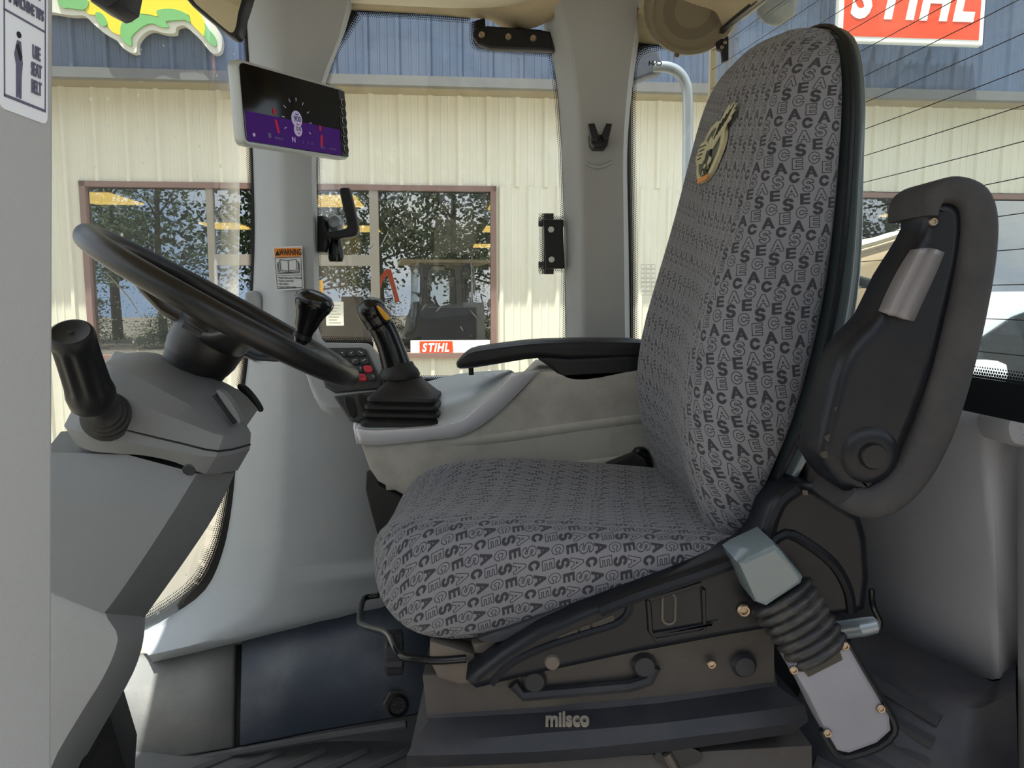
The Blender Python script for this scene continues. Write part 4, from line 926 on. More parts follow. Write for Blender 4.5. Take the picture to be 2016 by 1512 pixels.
# seat belt sticker on the near pillar
ss = thing('seat_belt_sticker', Vector((-0.25, 0.39, 1.1)), 'white seat belt sticker with a belted figure on the near pillar', 'sticker')
def sq(y, z, h=0.0): return Vector((plx(z) + h, y, z))
sy1 = 0.4285; sz0 = Zat(246, 0.4285); sy0 = 0.3895; sz1 = sz0 + 0.19
def sr(y0, y1, z0, z1, h, th=0.0006): return slab([sq(y0, z0, h), sq(y1, z0, h), sq(y1, z1, h), sq(y0, z1, h)], (-th, 0, 0))
mk('sheet', slab([sq((sy0 + sy1) / 2 + a, (sz0 + sz1) / 2 + b, 0.0006) for a, b in rrect((sy1 - sy0) / 2, (sz1 - sz0) / 2, 0.004, 4)], (-0.0008, 0, 0)), 'sticker_white', ss, smooth=False)
zb = sz0 + 0.006; zd = sz0 + 0.047
for (a, b, c, d) in ((sy0 + .003, sy1 - .002, zb, zb + .0014), (sy0 + .003, sy1 - .002, zd, zd + .001), (sy0 + .003, sy0 + .0038, zb, sz1 - .01), (sy1 - .0028, sy1 - .002, zb, sz1 - .01)): mk('frame_line', sr(a, b, c, d, 0.0009, 0.0004), 'print_grey', ss, smooth=False)
def stext(s, y, z, size, al='CENTER', sx=0.42):
    M = Matrix(((0, 0, 1, 0), (1, 0, 0, 0), (0, 1, 0, 0), (0, 0, 0, 1))); M.translation = sq(y, z, 0.0011); M[0][1] = 0.0706
    mk('lettering', text_vf(s, size, M, ext=0.0002, align=al, bold=0.0002, sx=sx), 'print_grey', ss, smooth=False)
for k, s in enumerate(('USE', 'SEAT', 'BELT')): stext(s, sy0 + 0.0285, zd - 0.013 - 0.0088 * k, 0.0095)
for k, s in enumerate(('IF MACHINE TIPS', 'DO NOT JUMP', 'WARNING')): stext(s, (sy0 + sy1) / 2 + 0.001, zd + 0.0075 + 0.0095 * k, 0.0075, sx=0.5)
fy = sy0 + 0.0145; fz = zd - 0.007
mk('figure_head', lathe([(0.0, 0.0008), (0.0015, 0.0006), (0.0016, 0.0)], frame(sq(fy, fz - 0.001, 0.0006), (1, 0, 0)), 14), 'print_black', ss)
mk('figure_body', slab([sq(fy + a * 0.45, fz + b * 0.8, 0.0011) for a, b in ((-.003, -.005), (.003, -.005), (.006, -.018), (.004, -.026), (.0035, -.040), (.0, -.040), (.0, -.027), (-.002, -.040), (-.005, -.040), (-.005, -.02), (-.008, -.014))], (-0.0004, 0, 0)), 'print_grey', ss, smooth=False)
mk('figure_belt', slab([sq(fy + a * 0.45, fz + b * 0.8, 0.0015) for a, b in ((-.006, -.009), (-.003, -.007), (.004, -.014), (.001, -.017))], (-0.0004, 0, 0)), 'print_black', ss, smooth=False)
# ---- coat hook
hk = thing('coat_hook', P(1181, 290, 1.57), 'black forked coat hook on the grey rear pillar', 'hook')
mk('hook_body', plate([(1161, 262), (1164, 283), (1170, 290), (1192, 290), (1197, 285), (1202, 262), (1190, 264), (1172, 264)], 1.545, 0.04, 0.004), 'black_plastic', hk)
mk('prong', plate([(1158, 243), (1171, 242), (1180, 268), (1175, 278), (1164, 272)], 1.53, 0.018, 0.003), 'black_plastic', hk)
mk('prong', plate([(1206, 243), (1194, 242), (1184, 266), (1190, 276), (1200, 270)], 1.53, 0.018, 0.003), 'black_plastic', hk)
# ---- hinge plates of the opening side window
hp = thing('window_hinge_plate', P(1000, 95, 1.66), 'long black plate with three bolts at the top of the side window', 'hinge plate')
mk('plate', plate([(932, 60), (940, 53), (960, 50), (1062, 57), (1084, 62), (1092, 100), (1060, 98), (965, 95), (940, 86), (931, 72)], 1.66, 0.02, 0.004), 'black_plastic', hp)
for q in ((949, 69), (1001, 73), (1050, 76)): inst('bolt', boltm, frame(P(q[0], q[1], 1.659), (0, -1, 0)) @ Matrix.Scale(1.15, 4), hp)
hp2 = thing('window_hinge_plate', P(1088, 530, 1.66), 'short black plate with two bright bolts low on the side window', 'hinge plate')
mk('plate', plate([(1070, 432), (1108, 432), (1112, 528), (1074, 530)], 1.665, 0.015, 0.003), 'black_plastic', hp2)
wb_ = hexbolt_mesh(0.0065, 0.003); wb_.materials.append(MATS['print_glint_white'])  # the bolts' white reflection is put into their colour
for q in ((1085, 452), (1086, 511)): inst('bolt', wb_, frame(P(q[0], q[1], 1.664), (0, -1, 0)), hp2)
# ---- keypad on the side wall
kp = thing('keypad', P(690, 800, 1.50), 'black membrane keypad with two red keys beside the steering wheel', 'keypad')
kc = P(692, 722, 1.50); kxv = (P(728, 721, 1.50) - kc); kxv.normalize()
kyv = (P(692 - 14, 722 - 32, 1.53) - kc); kyv = (kyv).normalized(); kzv = kxv.cross(kyv).normalized()
def kq(px, py, h=0.0):
    """point on the keypad plane under survey pixel"""
    o = Vector((0, 0, HC)); r = ray(px, py); t = (kc - o).dot(kzv) / r.dot(kzv); return o + r * t + kzv * h
mk('surround', slab(crom([kq(a, b, -0.004) for a, b in ((590, 680), (612, 670), (690, 670), (722, 671), (735, 680), (762, 716), (768, 760), (745, 792), (650, 800), (610, 760))], 2, True), -kzv * 0.03, 0.006), 'panel_grey', kp)
mk('fascia', slab([kq(a, b, 0.001) for a, b in ((620, 685), (712, 684), (722, 688), (752, 752), (750, 764), (660, 772), (640, 760))], -kzv * 0.012, 0.002), 'key_black', kp)
mk('lower_fascia', slab([kq(a, b, 0.001) for a, b in ((658, 780), (735, 770), (735, 820), (700, 828), (686, 822))], -kzv * 0.012, 0.002), 'key_black', kp)
for r in range(4):
    for c in range(-1, 3):
        cx, cy = 673 + 18.7 * c + 7.2 * r, 698 - 0.5 * c + 15.8 * r
        if cx < 640: continue
        red = (r, c) in ((2, 2), (3, 1))
        kk = mk('key', slab(crom([kq(cx + a, cy + b, 0.005) for a, b in ((-8, -5.5), (5.5, -5.5), (9, 5.5), (-5, 5.5))], 3, True), -kzv * 0.005, 0.0012), 'key_red' if red else 'key_black', kp)
        ic = random.Random(r * 7 + c)
        pts = [kq(cx + ic.uniform(-4, 5), cy + ic.uniform(-3, 3), 0.0053) for _ in range(4)]
        mk('key_symbol', tube(pts, 0.0005, 4), 'print_grey' if red else 'print_glint_white', kk, smooth=False)
for cx, cy in ((690, 802), (716, 798)): mk('rocker_switch', slab(crom([kq(cx + a, cy + b, 0.004) for a, b in ((-13, -16), (5, -18), (13, 16), (-2, 18))], 2, True), -kzv * 0.01, 0.002), 'black_plastic', kp)

# ---- right console with joystick and arm pad
co = thing('side_console', P(1000, 985, 1.45), 'pale grey side console with silver-edged joystick tray', 'console')
cons = [(707, 868), (712, 886), (726, 925), (742, 950), (790, 975), (860, 990), (1330, 990), (1330, 715), (1180, 722), (1062, 729), (1010, 782), (956, 830), (905, 856), (857, 863), (780, 870)]
mk('body', plate(cons, 1.40, 0.24, 0.012), 'console_grey', co, angle=30)
for yy in (838, 915): mk('moulded_rib', tube(crom(PL([(760, yy + 40, 1.408), (950, yy + 28, 1.401), (1150, yy, 1.401), (1330, yy - 22, 1.401)]), 3), 0.010, 8, flat=0.35), 'console_grey', co)
tb = [(702, 841), (738, 845), (850, 838), (905, 827), (929, 811), (976, 767), (1010, 731)]
bb = [(708, 874), (750, 876), (857, 865), (905, 859), (956, 833), (1010, 785), (1062, 729)]
mk('silver_edge', sheet([crom(dl(tb, 1.395), 3), crom([P(a, b + 3, 1.388) for a, b in tb], 3), crom(dl(bb, 1.392), 3)]), 'console_silver', co, solid=0.008, soff=-1)
mk('silver_end', sheet([crom([P(702, 841, 1.395), P(706, 805, 1.48), P(712, 775, 1.60)], 2), crom([P(708, 874, 1.392), P(711, 838, 1.48), P(717, 808, 1.60)], 2)]), 'console_silver', co, solid=0.006)
bk = [(712, 775), (745, 765), (800, 757), (845, 750), (897, 737), (950, 731), (1000, 728)]
mid = [(707, 806), (742, 803), (825, 795), (880, 782), (912, 770), (960, 748), (1006, 729)]
mk('tray', sheet([crom(dl(tb, 1.395), 3), crom(dl(mid, 1.49), 3), crom(dl(bk, 1.62), 3)]), 'tray_grey', co, solid=0.006, soff=-1)
arm = thing('arm_pad', P(1080, 752, 1.45), 'black padded arm rest on top of the side console', 'armrest')
mk('pad', plate([(899, 712), (913, 698), (937, 688), (1016, 677), (1075, 672), (1194, 670), (1300, 676), (1300, 708), (1120, 712), (1060, 706), (1000, 714), (940, 724), (905, 727), (898, 720)], 1.41, 0.11, 0.012, 2), 'black_plastic', arm)
mk('pad_bracket', plate([(1055, 702), (1120, 706), (1300, 700), (1300, 722), (1180, 750), (1130, 753), (1104, 744), (1082, 722)], 1.40, 0.06, 0.006, 2), 'black_plastic', arm)
mk('support_pin', tube([P(927, 722, 1.46), P(928, 738, 1.46)], 0.005, 10), 'black_plastic', arm)
js = thing('joystick', P(798, 838, 1.46), 'black control joystick with amber thumb switch and pleated boot', 'joystick')
jb = P(798, 825, 1.47); JM = frame(jb, (0.02, 0, 1))
rings = []
for hw, h, r in ((0.074, -0.004, 0.014), (0.075, 0.004, 0.014), (0.070, 0.008, 0.014), (0.066, 0.010, 0.014), (0.072, 0.015, 0.014), (0.072, 0.020, 0.014), (0.064, 0.024, 0.013), (0.069, 0.029, 0.013), (0.069, 0.034, 0.013), (0.061, 0.038, 0.013), (0.065, 0.043, 0.013), (0.064, 0.049, 0.013), (0.058, 0.053, 0.012), (0.036, 0.074, 0.012), (0.030, 0.082, 0.012)):
    rings.append([JM @ Vector((a, b, h)) for a, b in rrect(hw, hw, r, 4)])
mk('boot', loft(rings), 'black_rubber', js)
mk('collar', lathe([(0.026, 0.072), (0.038, 0.080), (0.040, 0.088), (0.036, 0.097), (0.030, 0.104), (0.026, 0.112)], frame(jb + Vector((-0.008, 0, 0)), (-0.02, 0, 1)), 28), 'black_rubber', js)
jp = crom([P(786, 748, 1.47), P(778, 712, 1.47), P(768, 680, 1.47), P(755, 650, 1.47), P(742, 628, 1.465), P(732, 612, 1.46)], 4)
jp = crom(jp, 2); jr = [0.0300 + (0.0250 - 0.0300) * min(1, k / 16) + (0.002 if k > 28 else 0) + (0.0007 * (k % 2) if k < 30 else 0) for k in range(len(jp))]
gr = mk('grip', tube(jp, 0.024, 20, rs=jr), 'black_gloss', js)
mk('grip_head', lathe([(0.0, -0.022), (0.022, -0.020), (0.0275, -0.008), (0.028, 0.004), (0.024, 0.016), (0.013, 0.023), (0.0, 0.025)], frame(P(732, 612, 1.46), Vector((-0.35, -0.1, 0.9))), 24), 'black_gloss', js)
mk('thumb_switch_bezel', slab(crom([P(a, b, 1.428) for a, b in ((738, 602), (748, 600), (768, 630), (764, 636), (754, 632))], 3, True), (0, 0.02, 0), 0.003), 'black_plastic', js)
mk('thumb_switch', slab(crom([P(a, b, 1.424) for a, b in ((741, 604), (748, 604), (765, 624), (765, 630), (757, 629))], 3, True), (0, 0.01, 0), 0.003), 'amber', js, label='amber thumb switch')

# ---- interior mirror at the top of the windshield
mi = thing('rear_view_mirror', P(430, 40, 1.35), 'black-framed rear-view mirror at the top of the windshield', 'mirror')
mo = [(352, -40), (368, 0), (400, 30), (440, 62), (456, 72), (468, 66), (476, 30), (484, -40)]
mk('housing', slab(crom([P(a, b, 1.36) for a, b in mo], 3, True), (0.0, 0.03, 0), 0.006), 'black_plastic', mi)
mir = bpy.data.materials.new('mirror_glass'); mir.use_nodes = True; _b = mir.node_tree.nodes['Principled BSDF']; _b.inputs['Metallic'].default_value = 1; _b.inputs['Roughness'].default_value = 0.02; _b.inputs['Base Color'].default_value = (0.8, 0.82, 0.8, 1); MATS['mirror'] = mir
mk('mirror_face', slab(crom([P(a, b, 1.358) for a, b in ((366, -40), (380, 0), (405, 24), (440, 54), (455, 64), (463, 56), (468, 28), (474, -40))], 3, True), (0.0, 0.003, 0)), 'mirror', mi, smooth=False)
wm = thing('roof_housing', P(205, 16, 1.1), 'dark angular housing hanging from the roof above the windshield', 'housing')
mk('housing', plate([(168, -40), (174, 0), (205, 16), (216, 13), (232, 2), (240, -40)], 1.1, 0.06, 0.006), 'base_black', wm)
# ---- outside mirror bracket and grab tube beyond the quarter glass
mb = thing('mirror_arm', P(1300, 150, 2.0), 'bent grey tube mirror arm outside the rear quarter window', 'bracket')
mk('bracket_plate', plate([(1225, 90), (1297, 95), (1302, 142), (1278, 148), (1225, 168)], 2.0, 0.05, 0.006), 'kick_blue', mb)
mk('tube', tube(crom([P(1285, 132, 2.0), P(1312, 132, 2.0), P(1335, 142, 2.0), P(1350, 165, 2.0), P(1354, 200, 2.0), P(1354, 300, 2.0), P(1352, 560, 2.0)], 4), 0.0135, 14), 'steel_grey', mb)
mk('mount', tube([P(1236, 125, 2.03), P(1236, 125, 1.69)], 0.016, 10), 'kick_blue', mb)
mM = Matrix(((-1, 0, 0, 0), (0, 0, -1, 0), (0, 1, 0, 0), (0, 0, 0, 1))); mM.translation = P(1290, 125, 1.697)
mk('glass_lettering', text_vf('CNH', 0.013, mM, ext=0.0002, bold=0.0004), 'print_black', w3, smooth=False)
for (cy, n) in ((535, 4), (570, 3)):
    for k in range(n):
        for j in range(3):
            x, y = 1262 + 10 * j, cy - 14 + 9 * k
            mk('decal_cell', tube([P(x, y, 1.697), P(x + 8, y, 1.697), P(x + 8, y + 7, 1.697), P(x, y + 7, 1.697), P(x, y, 1.697)], 0.0004, 4), 'frame_alu', w3, smooth=False)
wl_ = thing('work_lamp', P(1532, 20, 1.5), 'round smoky plastic work lamp outside the top of the rear window', 'lamp')
glass('smoky_lens', (0.62, 0.63, 0.58), 0.10, haze=0.25, specks=0.3)
mk('lens', lathe([(0.0, 0.018), (0.02, 0.016), (0.034, 0.008), (0.038, 0.0), (0.036, -0.012), (0.0, -0.014)], frame(P(1530, 8, 1.5), (-0.2, -1, -0.1)), 30), 'smoky_lens', wl_)
# ---- engine hood, wiper and bag seen through the rear glass
eh = thing('engine_hood', P(1760, 700, 2.2), 'tan engine hood behind the rear window', 'hood')
hp_ = [P(a, b, 2.25) for a, b in ((1600, 505), (1690, 492), (1770, 468), (1815, 452), (1850, 446), (1900, 470))]; hp_ += [Vector((hp_[-1].x, 2.25, GROUND)), Vector((hp_[0].x, 2.25, GROUND))]
mk('hood_shell', slab(hp_, (0, 0.5, 0), 0.04), 'hood_tan', eh)
mk('hood_seal', tube(crom([P(a, b, 2.26) for a, b in ((1600, 500), (1690, 484), (1770, 460), (1815, 444), (1850, 438))], 3), 0.012, 8), 'liner_light', eh)
rwp = thing('rear_wiper', P(1720, 560, 1.5), 'black wiper arm across the rear window', 'wiper')
mk('arm', tube([P(1600, 528, 1.62), P(1690, 553, 1.55), P(1765, 574, 1.50)], 0.0105, 8), 'black_plastic', rwp)
pv = P(1600, 528, 1.62); mk('pivot', tube([pv, Vector((pv.x + 0.04, pv.y, 0.86))], 0.009, 8), 'black_plastic', rwp)
bgb = thing('crumpled_bag', P(1690, 700, 1.75), 'crumpled brown and white bag on the deck behind the seat', 'bag')
mat('bag_paper', (176, 158, 140), 0.7, var=0.3, vscale=40, dirt=(80, 58, 46), damt=0.9, dscale=25)
rb = random.Random(5); bv = []
bs = loft([[P(1690, 0, 1.75).lerp(P(1690, 0, 1.75), 0) * 0 + Vector((P(1695, 690, 1.75).x + r * math.cos(k * 0.571) * rb.uniform(0.6, 1.25), 1.78 + r * math.sin(k * 0.571) * rb.uniform(0.6, 1.2), z)) for k in range(11)] for r, z in ((0.05, 0.80), (0.075, 0.84), (0.07, 0.88), (0.06, 0.92), (0.045, 0.95), (0.02, 0.965))])
mk('bag_body', bs, 'bag_paper', bgb, smooth=False)
# ---- floor mat ribs, connector
fm = thing('floor_mat', (-0.1, 1.3, 0.0), 'dusty black rubber floor mat with chevron ribs and a raised rim', 'mat')
mk('mat_sheet', box(-0.80, -0.02, 0.5, 1.49, 0.0, 0.085), 'mat_rubber', fm, smooth=False, bevel=0.004)
mk('mat_rim', tube(crom([P(330, 1506, 1.437), P(470, 1480, 1.437), P(620, 1453, 1.437), P(800, 1425, 1.437)], 3), 0.009, 8), 'mat_rubber', fm)
for k in range(9):
    x = -0.70 + 0.085 * k
    mk('mat_rib', tube([Vector((x, 1.31, 0.083)), Vector((x + 0.15, 1.45, 0.083))], 0.011, 6), 'mat_rubber', fm)
    mk('mat_rib', tube([Vector((x + 0.03, 1.21, 0.085)), Vector((x - 0.1, 1.09, 0.085))], 0.009, 6), 'mat_rubber', fm)
cn = thing('wall_connector', P(780, 1385, 1.58), 'round black multi-pin connector with hex collar on the blue kick panel', 'connector')
CM = frame(P(779, 1384, 1.458), (0.35, -1, 0.3))
mk('hex_collar', lathe([(0.0, 0.010), (0.026, 0.010), (0.026, 0.0)], CM, 6), 'dusty_metal', cn, smooth=False)
so_ = mk('socket', lathe([(0.0, 0.024), (0.016, 0.024), (0.019, 0.030), (0.0215, 0.028), (0.0215, 0.0)], CM, 22), 'black_plastic', cn)
for k in range(7): mk('pin', tube([CM @ Vector((0.009 * math.cos(k * 0.9), 0.009 * math.sin(k * 0.9), 0.024)), CM @ Vector((0.009 * math.cos(k * 0.9), 0.009 * math.sin(k * 0.9), 0.029))], 0.0015, 6), 'dusty_metal', so_)

# ================================================================== OPERATOR SEAT
SY = 1.12                                                # centre line of the seat
seat = thing('operator_seat', (0.08, SY, 0.0), 'suspension operator seat in grey lettered fabric with a folded-up armrest', 'seat')
def interp(tab, x):
    for (a, u), (b, v) in zip(tab, tab[1:]):
        if x <= b:
            t = max(0.0, (x - a) / (b - a)); t = t * t * (3 - 2 * t) * 0.4 + t * 0.6; return u + (v - u) * t
    return tab[-1][1]
# ---- cushion: rings across the seat, stations from the front lip to the back
CS = [(-0.188, -0.335, -0.350, 0.12), (-0.180, -0.312, -0.378, 0.165), (-0.162, -0.294, -0.402, 0.200), (-0.135, -0.283, -0.420, 0.222), (-0.10, -0.276, -0.428, 0.236), (-0.05, -0.272, -0.425, 0.244), (0.0, -0.272, -0.412, 0.248),
      (0.05, -0.275, -0.394, 0.250), (0.10, -0.279, -0.377, 0.250), (0.15, -0.283, -0.362, 0.248), (0.20, -0.287, -0.348, 0.245), (0.25, -0.291, -0.336, 0.240), (0.30, -0.295, -0.326, 0.232), (0.335, -0.300, -0.322, 0.225)]
rings = []
def cring(x, zt, zb, w):
    h = zt - zb; out = []
    dip = 0.020 * min(1, h / 0.09)
    prof = [(0.0, 1.0, -dip), (0.25, 1.0, -dip * 0.92), (0.48, 1.0, -dip * 0.55), (0.66, 1.0, -dip * 0.12), (0.80, 1.0, 0.0), (0.90, 0.965, 0), (0.962, 0.88, 0), (0.99, 0.74, 0), (1.0, 0.55, 0), (0.995, 0.35, 0), (0.98, 0.18, 0), (0.94, 0.05, 0), (0.86, 0.0, 0), (0.6, 0.0, 0), (0.3, 0.0, 0)]
    near = [Vector((x, SY - w * a, HC + zb + h * b + c)) for a, b, c in prof]
    far = [Vector((x, SY + w * a, HC + zb + h * b + c - 0.010 * a)) for a, b, c in prof[1:]]
    bott = [Vector((x, SY, HC + zb))]
    return near + bott + far[::-1]
for s in CS: rings.append(cring(*s))
mk('cushion', loft(rings, uv=True, ucent=0), 'fabric', seat, sub=1, angle=180)
# ---- backrest: horizontal rings, stations upwards; front bolsters and a shallow hollow
BS = [(-0.315, 0.262, 0.285, 0.190), (-0.285, 0.246, 0.292, 0.212), (-0.25, 0.232, 0.303, 0.226), (-0.20, 0.218, 0.322, 0.236), (-0.147, 0.211, 0.342, 0.240), (-0.066, 0.219, 0.361, 0.242), (0.0, 0.236, 0.372, 0.240), (0.06, 0.254, 0.378, 0.237),
      (0.12, 0.272, 0.382, 0.234), (0.18, 0.286, 0.385, 0.229), (0.23, 0.298, 0.388, 0.222), (0.27, 0.307, 0.390, 0.212), (0.305, 0.318, 0.392, 0.196), (0.33, 0.330, 0.394, 0.172), (0.35, 0.346, 0.395, 0.132), (0.36, 0.366, 0.396, 0.08)]
XF = [(z, a) for z, a, b, w in BS]; XB = [(z, b) for z, a, b, w in BS]; WB = [(z, w) for z, a, b, w in BS]
def bdip(z): return 0.018 if z < 0.02 else (0.018 - (z - 0.02) / 0.1 * 0.024 if z < 0.12 else -0.006 - 0.004 * min(1, (z - 0.12) / 0.1))
def bring(z, xf, xb, w):
    D = xb - xf; dip = bdip(z); e = min(1.0, D / 0.06)
    prof = [(0.0, dip), (0.25, dip * 0.9), (0.45, dip * 0.55), (0.62, dip * 0.14), (0.75, 0.0), (0.86, 0.035 * D), (0.94, 0.15 * D), (0.985, 0.33 * D), (1.0, 0.55 * D), (1.0, 0.78 * D), (0.985, 1.0 * D)]
    near = [Vector((xf + b, SY - w * a, HC + z)) for a, b in prof]; far = [Vector((xf + b, SY + w * a, HC + z)) for a, b in prof[1:]]
    back = [Vector((xb, SY - w * 0.5, HC + z)), Vector((xb, SY, HC + z)), Vector((xb, SY + w * 0.5, HC + z))]
    out = near + back + far[::-1]; k = 0.13 * min(1.0, max(0.0, z / 0.30))
    return [Vector((p.x, p.y, p.z + (p.y - SY) * k)) for p in out]
mk('backrest', loft([bring(*s) for s in BS], uv=True, ucent=0), 'fabric', seat, sub=1, angle=180)
def xfront(y, z):
    yy = abs(y - SY) / interp(WB, z); z2 = z - 0.13 * min(1.0, max(0.0, z / 0.30)) * (y - SY); return interp(XF, z2) + bdip(z2) * max(0.0, 1 - (yy / 0.7) ** 2)
# piping between cloth and shell
mk('piping', tube(crom([Vector((xb + 0.001, SY - w * 0.995, HC + z - 0.13 * w * min(1.0, max(0.0, z / 0.30)))) for z, xf, xb, w in BS] + [Vector((0.397, SY, HC + 0.362))] + [Vector((xb + 0.001, SY + w * 0.995, HC + z + 0.13 * w * min(1.0, max(0.0, z / 0.30)))) for z, xf, xb, w in reversed(BS)], 2), 0.0035, 6), 'black_plastic', seat)
# moulded back shell
SHS = [(-0.36, 0.30, 0.20)] + [(z, b, w) for z, a, b, w in BS] + [(0.366, 0.398, 0.05)]
rings = []
for z, xb, w in SHS:
    k = 1.03; t = 0.014
    wid = w * k
    bulge = 0.012 * max(0, math.sin(math.pi * min(1, max(0, (z + 0.3) / 0.45))))
    pr = [(1.0, 0.004), (1.0, 0.014 + bulge), (0.975, t + bulge), (0.90, t + 0.006 + bulge), (0.6, t + 0.012 + bulge), (0.0, t + 0.014 + bulge)]
    kr = 0.13 * min(1.0, max(0.0, z / 0.30))
    rings.append([Vector((xb + b, SY - wid * a, HC + z - wid * a * kr)) for a, b in pr] + [Vector((xb + b, SY + wid * a, HC + z + wid * a * kr)) for a, b in pr[-2::-1]])
mk('back_shell', loft(rings), 'shell_black', seat, sub=1, angle=180)
mk('back_frame', plate([(1600, 860), (1650, 700), (1672, 640), (1690, 640), (1672, 760), (1650, 900), (1640, 1000), (1560, 1010)], 0.90, 0.03, 0.006), 'cover_black', seat)

# ---- embroidered badge on the upper backrest
mat('thread_cream', (190, 184, 150), 0.8, var=0.15, vscale=300); mat('thread_grey', (92, 94, 84), 0.8, var=0.1, vscale=300); mat('thread_orange', (212, 140, 78), 0.8); mat('thread_dark', (52, 52, 50), 0.8)
BZ = P(1425, 306, SY).z - HC
AW, AH = 0.072, 0.039
def bq(u, v, h=0.002):                                   # badge plane: u across the seat (+ towards the viewer's right), v up, unit = half height
    y = SY - 0.02 - u * AW; z = BZ + v * AH; return Vector((xfront(y, z) - 0.004 - h, y, HC + z))
badge = mk('embroidered_badge', loft([[bq(0.80 * q * math.cos(k * math.pi / 20), 1.06 * q * math.sin(k * math.pi / 20), hh) for k in range(40)] for q, hh in ((1.0, -0.003), (1.0, 0.0022), (0.80, 0.0026), (0.79, 0.0012))], caps=False), 'thread_cream', seat, label='cream oval eagle badge')
mk('badge_field', loft([[bq(0.80 * q * math.cos(k * math.pi / 20), 1.06 * q * math.sin(k * math.pi / 20), 0.0008) for k in range(40)] for q in (0.80, 0.4, 0.01)], caps=False), 'thread_grey', badge)
def bpoly(nm, pts, m, h=0.0032): return mk(nm, slab([bq(u, v, h) for u, v in pts], (0.0015, 0, 0)), m, badge, smooth=False)
bpoly('wing', [(0.10, 0.10), (0.05, 0.45), (0.25, 0.85), (0.45, 1.15), (0.62, 1.42), (0.68, 1.22), (0.88, 1.40), (0.84, 1.20), (1.02, 1.28), (0.94, 1.08), (1.06, 1.05), (0.92, 0.90), (0.98, 0.78), (0.80, 0.70), (0.70, 0.50), (0.50, 0.38), (0.38, 0.20), (0.25, 0.05)], 'thread_cream')
bpoly('wing', [(-0.08, 0.25), (-0.30, 0.52), (-0.62, 0.62), (-0.92, 0.62), (-0.86, 0.48), (-1.06, 0.42), (-0.96, 0.30), (-1.10, 0.18), (-0.96, 0.12), (-1.02, -0.02), (-0.84, -0.06), (-0.80, -0.20), (-0.55, -0.22), (-0.30, -0.30), (-0.10, -0.12)], 'thread_cream')
bpoly('eagle_head', [(-0.12, 0.48), (-0.02, 0.58), (0.10, 0.46), (0.14, 0.22), (0.06, 0.06), (-0.08, 0.12)], 'thread_cream', 0.0040)
bpoly('eagle_body', [(-0.10, 0.10), (0.14, 0.08), (0.20, -0.20), (0.12, -0.40), (-0.04, -0.34), (-0.12, -0.1)], 'thread_dark', 0.0036)
bpoly('eagle_tail', [(0.12, -0.12), (0.34, -0.28), (0.36, -0.42), (0.20, -0.52), (0.14, -0.38)], 'thread_cream', 0.0036)
for k in range(5): bpoly('feather_line', [(0.18 + 0.12 * k, 0.42 + 0.10 * k), (0.21 + 0.12 * k, 0.40 + 0.10 * k), (0.42 + 0.13 * k, 0.86 + 0.10 * k), (0.40 + 0.13 * k, 0.88 + 0.10 * k)], 'thread_dark', 0.0042)
for k in range(4): bpoly('feather_line', [(-0.35 - 0.05 * k, 0.38 - 0.14 * k), (-0.36 - 0.05 * k, 0.42 - 0.14 * k), (-0.88 + 0.03 * k, 0.50 - 0.16 * k), (-0.88 + 0.03 * k, 0.47 - 0.16 * k)], 'thread_dark', 0.0042)
bpoly('talon', [(-0.06, -0.40), (0.02, -0.40), (0.10, -0.52), (0.22, -0.48), (0.28, -0.62), (0.12, -0.70), (0.08, -0.82), (-0.04, -0.72), (-0.10, -0.86), (-0.14, -0.62)], 'thread_cream', 0.0036)
tM = Matrix(((0, 0, -1, 0), (-1, 0, 0, 0), (0, 1, 0, 0), (0, 0, 0, 1))); tM.translation = bq(0.06, -0.70, 0.0040)
mk('badge_lettering', text_vf('CASE', 0.015, tM, ext=0.0003, bold=0.0004), 'thread_dark', badge, smooth=False)
bpoly('ribbon', [(-0.34, -0.84), (0.40, -0.84), (0.36, -1.02), (-0.30, -1.02)], 'thread_orange', 0.0042)

# ---- folded-up left armrest
ad = 0.735
arms = thing_ar = mk('armrest', plate([(1828, 440), (1826, 408), (1845, 390), (1875, 388), (1902, 410), (1905, 460), (1895, 530), (1872, 620), (1848, 720), (1812, 820), (1772, 910), (1735, 962), (1712, 985), (1670, 972), (1635, 940), (1614, 905), (1614, 872), (1632, 800), (1655, 715), (1690, 660), (1728, 622), (1768, 540), (1800, 490)], ad, 0.052, 0.012, 2), 'cover_black', seat, angle=50)
pth = crom([P(a, b, ad) + Vector((0, 0.034, 0)) for a, b in ((1832, 425), (1836, 400), (1850, 380), (1885, 374), (1918, 392), (1930, 432), (1926, 500), (1909, 600), (1881, 720), (1848, 830), (1808, 915), (1765, 968), (1722, 990), (1682, 986), (1668, 976))], 4)
rings = []; rr = rrect(0.040, 0.0155, 0.009, 3)
for i, p in enumerate(pth):
    tdir = (pth[min(i + 1, len(pth) - 1)] - pth[max(i - 1, 0)]).normalized(); a = Vector((0, 1, 0)); b = tdir.cross(a).normalized()
    t = i / (len(pth) - 1); kk = 0.40 + 0.60 * min(1, t / 0.28)
    kk *= 1.0 if t < 0.85 else 1.0 - 0.25 * (t - 0.85) / 0.15
    rings.append([p + a * u + b * v * kk * (1.0 + 0.25 * math.sin(math.pi * min(1, max(0, (t - 0.25) / 0.7)))) for u, v in rr])
mk('armrest_pad', loft(rings), 'pad_foam', arms, angle=60, label='worn grey foam pad')
e0 = [(1792, 492), (1768, 530), (1745, 575), (1729, 612)]; e1 = [(1812, 489), (1790, 532), (1766, 578), (1748, 618)]; e2 = [(1828, 488), (1806, 534), (1782, 582), (1765, 622)]; e3 = [(1843, 490), (1822, 536), (1800, 585), (1782, 628)]; e4 = [(1862, 498), (1845, 540), (1822, 590), (1802, 633)]
